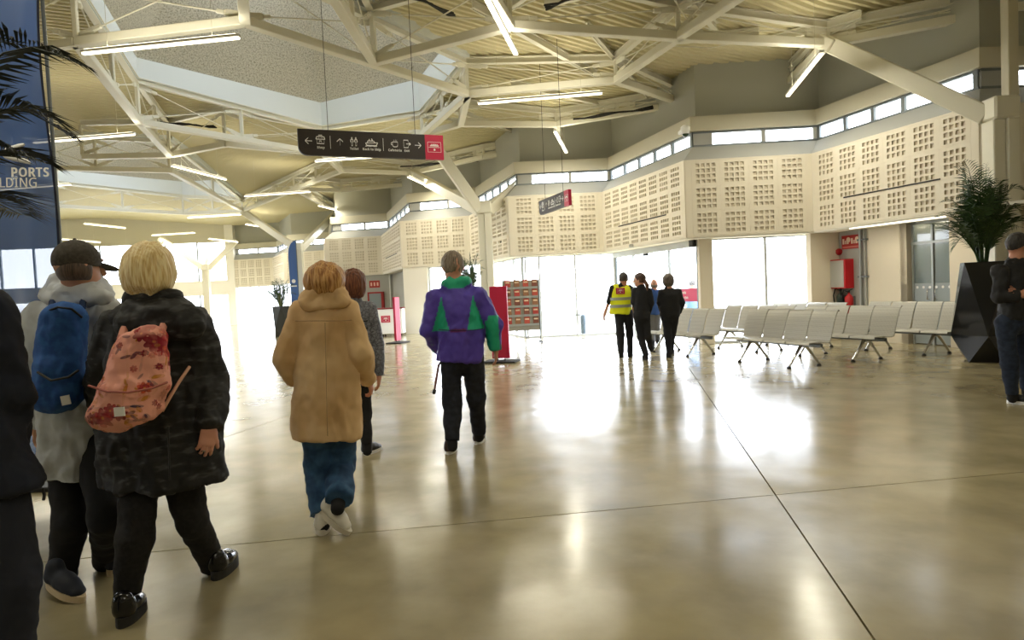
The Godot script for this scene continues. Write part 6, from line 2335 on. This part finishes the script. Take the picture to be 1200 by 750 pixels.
	for q in [-1.0, 1.0]:
		var ring := []
		for k in 13:
			var a := TAU * k / 12.0
			ring.append(j.head + g.fw * 0.118 + sd * (q * 0.036 + 0.026 * cos(a)) + Vector3(0, 0.02 * sin(a), 0))
		tube(st, ring, 0.002, 5)
	tube(st, [j.head + g.fw * 0.119 - sd * 0.01, j.head + g.fw * 0.119 + sd * 0.01], 0.002, 5)
	for q in [-1.0, 1.0]:
		tube(st, [j.head + g.fw * 0.118 + sd * q * 0.062, j.head + sd * q * 0.084 + g.fw * 0.1 + Vector3(0, 0.004, 0)], 0.0025, 5)
	obj("glasses", st, M.black, g.node)
	# the stick in his left hand
	var c := thing("walking_stick", "brown walking stick held by the man in the purple jacket", "stick", g.o)
	st = nst()
	var a0: Vector3 = j.wrL + (j.fiL - j.wrL).normalized() * 0.09
	tube(st, [a0 + (a0 - at(g, 509, 458, -0.25)).normalized() * 0.1, a0, at(g, 514, 428, -0.02), at(g, 509, 458, -0.25)], [0.014, 0.013, 0.012, 0.011], 8)
	var sh := obj("shaft", st, mat(rgb(96, 44, 30), 0.4), c)
	st = nst()
	tube(st, [at(g, 509.1, 457.5, -0.245), at(g, 508.6, 460.5, -0.27)], 0.016, 8)
	obj("ferrule", st, M.rubber, c)

# smaller figures by the doors
func simple_top(g: Fig, called: String, m: Material, hem: Vector3, r: float, w: float, cuff := 0.0, cell := 0.02) -> MeshInstance3D:
	var j := g.j
	var mid: Vector3 = (j.shL + j.shR) * 0.5
	var b := around([j.shL, j.shR, j.wrL, j.wrR, hem, j.neck], 0.2, cell)
	b.cap(mid - Vector3(0, 0.09, 0), hem.lerp(mid, 0.35), r, r, 0.05, g.acr, w)
	b.cap(hem.lerp(mid, 0.35), hem, r, r * 1.05, 0.03, g.acr, w, true)
	b.cap(j.shL, j.shR, 0.065, 0.065, 0.06)
	b.cap(mid, j.neck, 0.085, 0.068, 0.04)
	sleeve(b, g, "L", 0.068, 0.06, 0.046, cuff)
	sleeve(b, g, "R", 0.068, 0.06, 0.046, cuff)
	return part(called, skin([b], fold(131, 0.012)), m, g.node)
func hair_cap(g: Fig, m: Material, rad: Vector3, cutv: Vector3, at_y := -0.04, cell := 0.011) -> void:
	var j := g.j
	var hr := around([j.head], 0.17, cell)
	hr.ell(j.head + Vector3(0, 0.028, 0) - g.fw * 0.012, rad, 0.02, Basis(g.fw.cross(Vector3.UP), Vector3.UP, -g.fw))
	hr.cut(j.head + Vector3(0, at_y, 0), cutv)
	part("hair", skin([hr], [[noise(30.0, 33, 2), 0.006, Vector3(1, 0.4, 1)]]), m, g.node)
func staff_group() -> void:
	var dark := mat(rgb(24, 25, 31), 0.85)
	var black := mat(rgb(20, 20, 23), 0.85)
	# the man in the yellow vest
	var g := figure("man in a yellow high-visibility vest and dark trousers walking to the doors", 13.5, 733, {"head": [730.5, 327, 0], "neck": [730, 333, 0], "shL": [718, 338, 0], "shR": [738, 338, 0], "elL": [714, 352, 0.02], "elR": [742, 353, 0], "wrL": [709, 367, 0.08], "wrR": [742, 366, 0.1], "hipL": [726, 368, 0], "hipR": [736, 368, 0], "knL": [727, 392, -0.05], "knR": [738, 392, 0.05], "anL": [728, 414, -0.12], "anR": [738, 414, 0.1], "fiL": [707, 374, 0.1]}, 1.0, 0.02, 0.0, 0.0)
	body(g, rgb(198, 140, 112), "LR", 0.3)
	trousers(g, dark, 0.095, 0.072, 0.06)
	shoe(g, fp(g, 728, 418), fp(g, 729, 414.5), black, M.rubber); shoe(g, fp(g, 738, 417.5), fp(g, 742, 414), black, M.rubber)
	simple_top(g, "shirt", black, at(g, 729, 366), 0.105, 1.5, 0.75)
	var j := g.j
	var vb := around([j.shL, j.shR, at(g, 727, 366)], 0.2, 0.016)
	var mid: Vector3 = (j.shL + j.shR) * 0.5
	vb.cap(mid - Vector3(0, 0.09, 0), at(g, 728, 352), 0.135, 0.135, 0.04, g.acr, 1.55)
	vb.cap(at(g, 728, 352), at(g, 727.5, 368), 0.135, 0.145, 0.03, g.acr, 1.5, true)
	vb.cap(j.shL.lerp(mid, 0.25), j.shR.lerp(mid, 0.25), 0.075, 0.075, 0.05)
	var hv := mat(rgb(240, 246, 30), 0.7)
	var vest := part("vest", skin([vb], fold(141, 0.01)), hv, g.node)
	for y in [350.0, 358.5]:
		var st := nst()
		var f := at(g, 727.5, y)
		var ring := []
		for k in 25:
			var a := TAU * k / 24.0
			ring.append(Vector3(f.x + cos(a) * 0.226, f.y, f.z + sin(a) * 0.151))
		for k in 24: quad(st, ring[k] + Vector3(0, -0.028, 0), ring[k] + Vector3(0, 0.028, 0), ring[k + 1] + Vector3(0, 0.028, 0), ring[k + 1] + Vector3(0, -0.028, 0))
		obj("reflective_band", st, mat(rgb(168, 172, 160), 0.35, 0.3), vest)
	var st2 := nst()
	box(st2, at(g, 727, 341, -0.142), Vector3(0.17, 0.125, 0.012))
	var lg := obj("back_print", st2, M.magenta, vest)
	emblem(lg, at(g, 727, 341, -0.15), 0.11)
	hair_cap(g, streaks([rgb(34, 28, 24), rgb(54, 44, 38), rgb(70, 60, 52)], 14), Vector3(0.093, 0.112, 0.116), Vector3(0, -1, 0))
	# the woman with the ponytail
	g = figure("woman in black with a brown ponytail, beside the man in the yellow vest", 13.1, 757, {"head": [749.5, 328, 0], "neck": [751, 335, 0], "shL": [744, 341, 0.05], "shR": [760, 341, -0.03], "elL": [743, 354, 0.06], "elR": [763, 355, 0], "wrL": [748, 366, 0.16], "wrR": [760, 367, 0.12], "hipL": [748, 370, 0], "hipR": [756, 370, 0], "knL": [751, 394, 0.05], "knR": [759, 393, 0.02], "anL": [757, 417, -0.05], "anR": [763, 408, 0.5]}, 0.97, 0.02, 0.0, 55.0)
	body(g, rgb(206, 150, 124), "LR", 0.5)
	trousers(g, dark, 0.092, 0.068, 0.058)
	shoe(g, fp(g, 757, 422), fp(g, 752, 418.5), black, M.rubber); shoe(g, fp(g, 764, 412), fp(g, 768, 409), black, M.rubber)
	simple_top(g, "jacket", dark, at(g, 752, 374), 0.105, 1.35)
	hair_cap(g, streaks([rgb(44, 26, 20), rgb(70, 44, 32), rgb(92, 60, 44)], 15), Vector3(0.094, 0.113, 0.118), Vector3(0, -0.6, 0) + g.fw * 0.8, -0.03)
	var pt := around([g.j.head], 0.3, 0.011)
	pt.cap(g.j.head - g.fw * 0.1 + Vector3(0, 0.0, 0), g.j.head - g.fw * 0.14 + Vector3(0.0, -0.11, 0.05), 0.03, 0.034, 0.02)
	pt.cap(g.j.head - g.fw * 0.14 + Vector3(0.0, -0.11, 0.05), g.j.head - g.fw * 0.14 + Vector3(0.0, -0.2, 0.05), 0.034, 0.016, 0.02)
	part("ponytail", skin([pt], [[noise(30.0, 36, 2), 0.008, Vector3(1, 0.2, 1)]]), streaks([rgb(60, 34, 24), rgb(92, 56, 38), rgb(116, 76, 52)], 16), g.node)
	# the far person in blue
	g = figure("bald person in a blue jacket farther off, beyond the two women in black", 16.2, 767, {"head": [766.5, 333.5, 0], "neck": [766.5, 339, 0], "shL": [760, 343, 0], "shR": [773, 343, 0], "elL": [758, 353, 0], "elR": [775, 353, 0], "wrL": [759, 363, 0.1], "wrR": [774, 363, 0.1], "hipL": [763, 367, 0], "hipR": [770, 367, 0], "knL": [764, 385, 0], "knR": [770, 385, 0], "anL": [765, 402, -0.1], "anR": [771, 401, 0.1]}, 0.97, 0.024)
	body(g, rgb(206, 154, 130), "LR", 0.3)
	trousers(g, mat(rgb(96, 96, 98), 0.85), 0.09, 0.075, 0.065)
	shoe(g, fp(g, 765, 405.5), fp(g, 766, 403), black, M.rubber); shoe(g, fp(g, 771, 404.5), fp(g, 773, 402), black, M.rubber)
	simple_top(g, "jacket", mat(rgb(34, 70, 130), 0.8), at(g, 766, 369), 0.115, 1.5)
	var rg := around([g.j.head], 0.16, 0.012)
	rg.ell(g.j.head + Vector3(0, -0.03, 0.02), Vector3(0.09, 0.055, 0.1))
	part("hair", skin([rg]), mat(rgb(120, 110, 102), 0.8), g.node)
	# the woman in black at the right of the group
	g = figure("woman in a black jacket with grey-brown bobbed hair, nearest the benches", 13.3, 784, {"head": [783, 329, 0], "neck": [783.5, 337, 0], "shL": [775, 343, 0], "shR": [795, 342, 0], "elL": [773, 355, 0.05], "elR": [799, 355, 0], "wrL": [776, 366, 0.15], "wrR": [796, 367, 0.1], "hipL": [780, 370, 0], "hipR": [790, 370, 0], "knL": [783, 394, -0.02], "knR": [788, 393, 0.08], "anL": [784, 415, -0.1], "anR": [786, 411, 0.25]}, 0.98, 0.02, 0.0, 12.0)
	body(g, rgb(206, 150, 124), "LR", 0.5)
	trousers(g, dark, 0.095, 0.066, 0.054)
	shoe(g, fp(g, 784, 419), fp(g, 781, 415.5), black, M.rubber); shoe(g, fp(g, 787, 415), fp(g, 789, 412), black, M.rubber)
	simple_top(g, "jacket", black, at(g, 785, 371), 0.125, 1.5)
	var hb := around([g.j.head], 0.2, 0.012)
	hb.ell(g.j.head + Vector3(0, 0.025, 0.008), Vector3(0.11, 0.118, 0.122), 0.03)
	hb.ell(g.j.head + Vector3(0.004, -0.045, 0.02), Vector3(0.1, 0.075, 0.088), 0.05)
	hb.carve(g.j.head + g.fw * 0.11 + Vector3(0, -0.05, 0), Vector3(0.06, 0.08, 0.07), 0.02)
	part("hair", skin([hb], [[noise(26.0, 37, 2), 0.01, Vector3(1, 0.2, 1)]]), streaks([rgb(66, 56, 50), rgb(96, 84, 76), rgb(124, 112, 104)], 17), g.node)
	# somebody in light blue outside the doors
	g = figure("person in a light blue jacket outside, seen under the magenta door band", 19.0, 811, {"head": [811, 333, 0], "neck": [811, 338, 0], "shL": [806, 342, 0], "shR": [817, 342, 0], "elL": [804, 351, 0], "elR": [819, 350, 0.1], "wrL": [806, 359, 0.1], "wrR": [818, 357, 0.2], "hipL": [808, 363, 0], "hipR": [815, 363, 0], "knL": [808, 377, 0], "knR": [815, 377, 0], "anL": [808, 389, 0], "anR": [815, 389, 0.1]}, 0.98, 0.026)
	body(g, rgb(206, 154, 130), "LR", 0.3)
	trousers(g, mat(rgb(70, 110, 160), 0.85), 0.09, 0.07, 0.06)
	shoe(g, fp(g, 808, 391), fp(g, 809, 389), black, M.rubber); shoe(g, fp(g, 815, 391), fp(g, 816, 389), black, M.rubber)
	simple_top(g, "jacket", mat(rgb(110, 160, 214), 0.8), at(g, 811, 365), 0.115, 1.4, 0.0, 0.026)
	hair_cap(g, mat(rgb(60, 48, 40), 0.8), Vector3(0.093, 0.112, 0.116), Vector3(0, -1, 0), -0.04, 0.014)

func man_at_right_edge() -> void:
	var g := figure("young man in a black jacket and jeans, arms crossed, at the right edge", 7.2, 1189, {"head": [1193, 288, 0], "neck": [1190, 306, 0.0], "shL": [1172, 318, -0.06], "shR": [1206, 318, 0.06], "elL": [1172, 348, -0.1], "elR": [1212, 346, 0.02], "wrL": [1196, 346, -0.2], "wrR": [1190, 341, -0.12], "hipL": [1178, 378, -0.04], "hipR": [1197, 377, 0.04], "knL": [1183, 424, -0.04], "knR": [1200, 420, 0.08], "anL": [1186, 462, -0.02], "anR": [1203, 456, 0.12], "fiL": [1204, 342, -0.2], "fiR": [1181, 343, -0.16]}, 1.03, 0.0155, 55.0, -72.0)
	body(g, rgb(186, 130, 106), "LR", 0.6)
	trousers(g, fabric([rgb(20, 30, 48), rgb(34, 46, 66)], [0.3, 0.7], 0.03, 2.0, 121), 0.095, 0.07, 0.055, 0.0, 0.006)
	var blk := mat(rgb(24, 24, 25), 0.6)
	shoe(g, fp(g, 1180, 472), fp(g, 1197, 473.5), blk, M.white, 0.028, 0.044)
	shoe(g, fp(g, 1198, 465), fp(g, 1216, 466), blk, M.white, 0.028, 0.044)
	var j := g.j
	var mid: Vector3 = (j.shL + j.shR) * 0.5
	var b := around([j.shL, j.shR, j.elL, j.elR, j.wrL, j.wrR, at(g, 1188, 376), j.neck], 0.2, 0.0145)
	b.cap(mid - Vector3(0, 0.1, 0), at(g, 1187, 362), 0.125, 0.13, 0.05, g.acr, 1.35)
	b.cap(at(g, 1187, 358), at(g, 1187, 374), 0.13, 0.13, 0.03, g.acr, 1.35, true)
	b.cap(j.shL, j.shR, 0.075, 0.075, 0.06)
	b.cap(mid, at(g, 1190, 308), 0.095, 0.078, 0.04)
	b.cap(at(g, 1182, 307, -0.04), at(g, 1196, 309, -0.05), 0.03, 0.03, 0.03)
	sleeve(b, g, "L", 0.074, 0.066, 0.048)
	sleeve(b, g, "R", 0.074, 0.066, 0.048)
	part("jacket", skin([b], fold(151, 0.018, 6.0)), mat(rgb(15, 15, 17), 0.75), g.node)
	hair_cap(g, streaks([rgb(18, 16, 15), rgb(30, 26, 24), rgb(44, 38, 34)], 19), Vector3(0.096, 0.116, 0.12), Vector3(0, -0.86, 0) + g.fw * 0.5, 0.012, 0.0075)
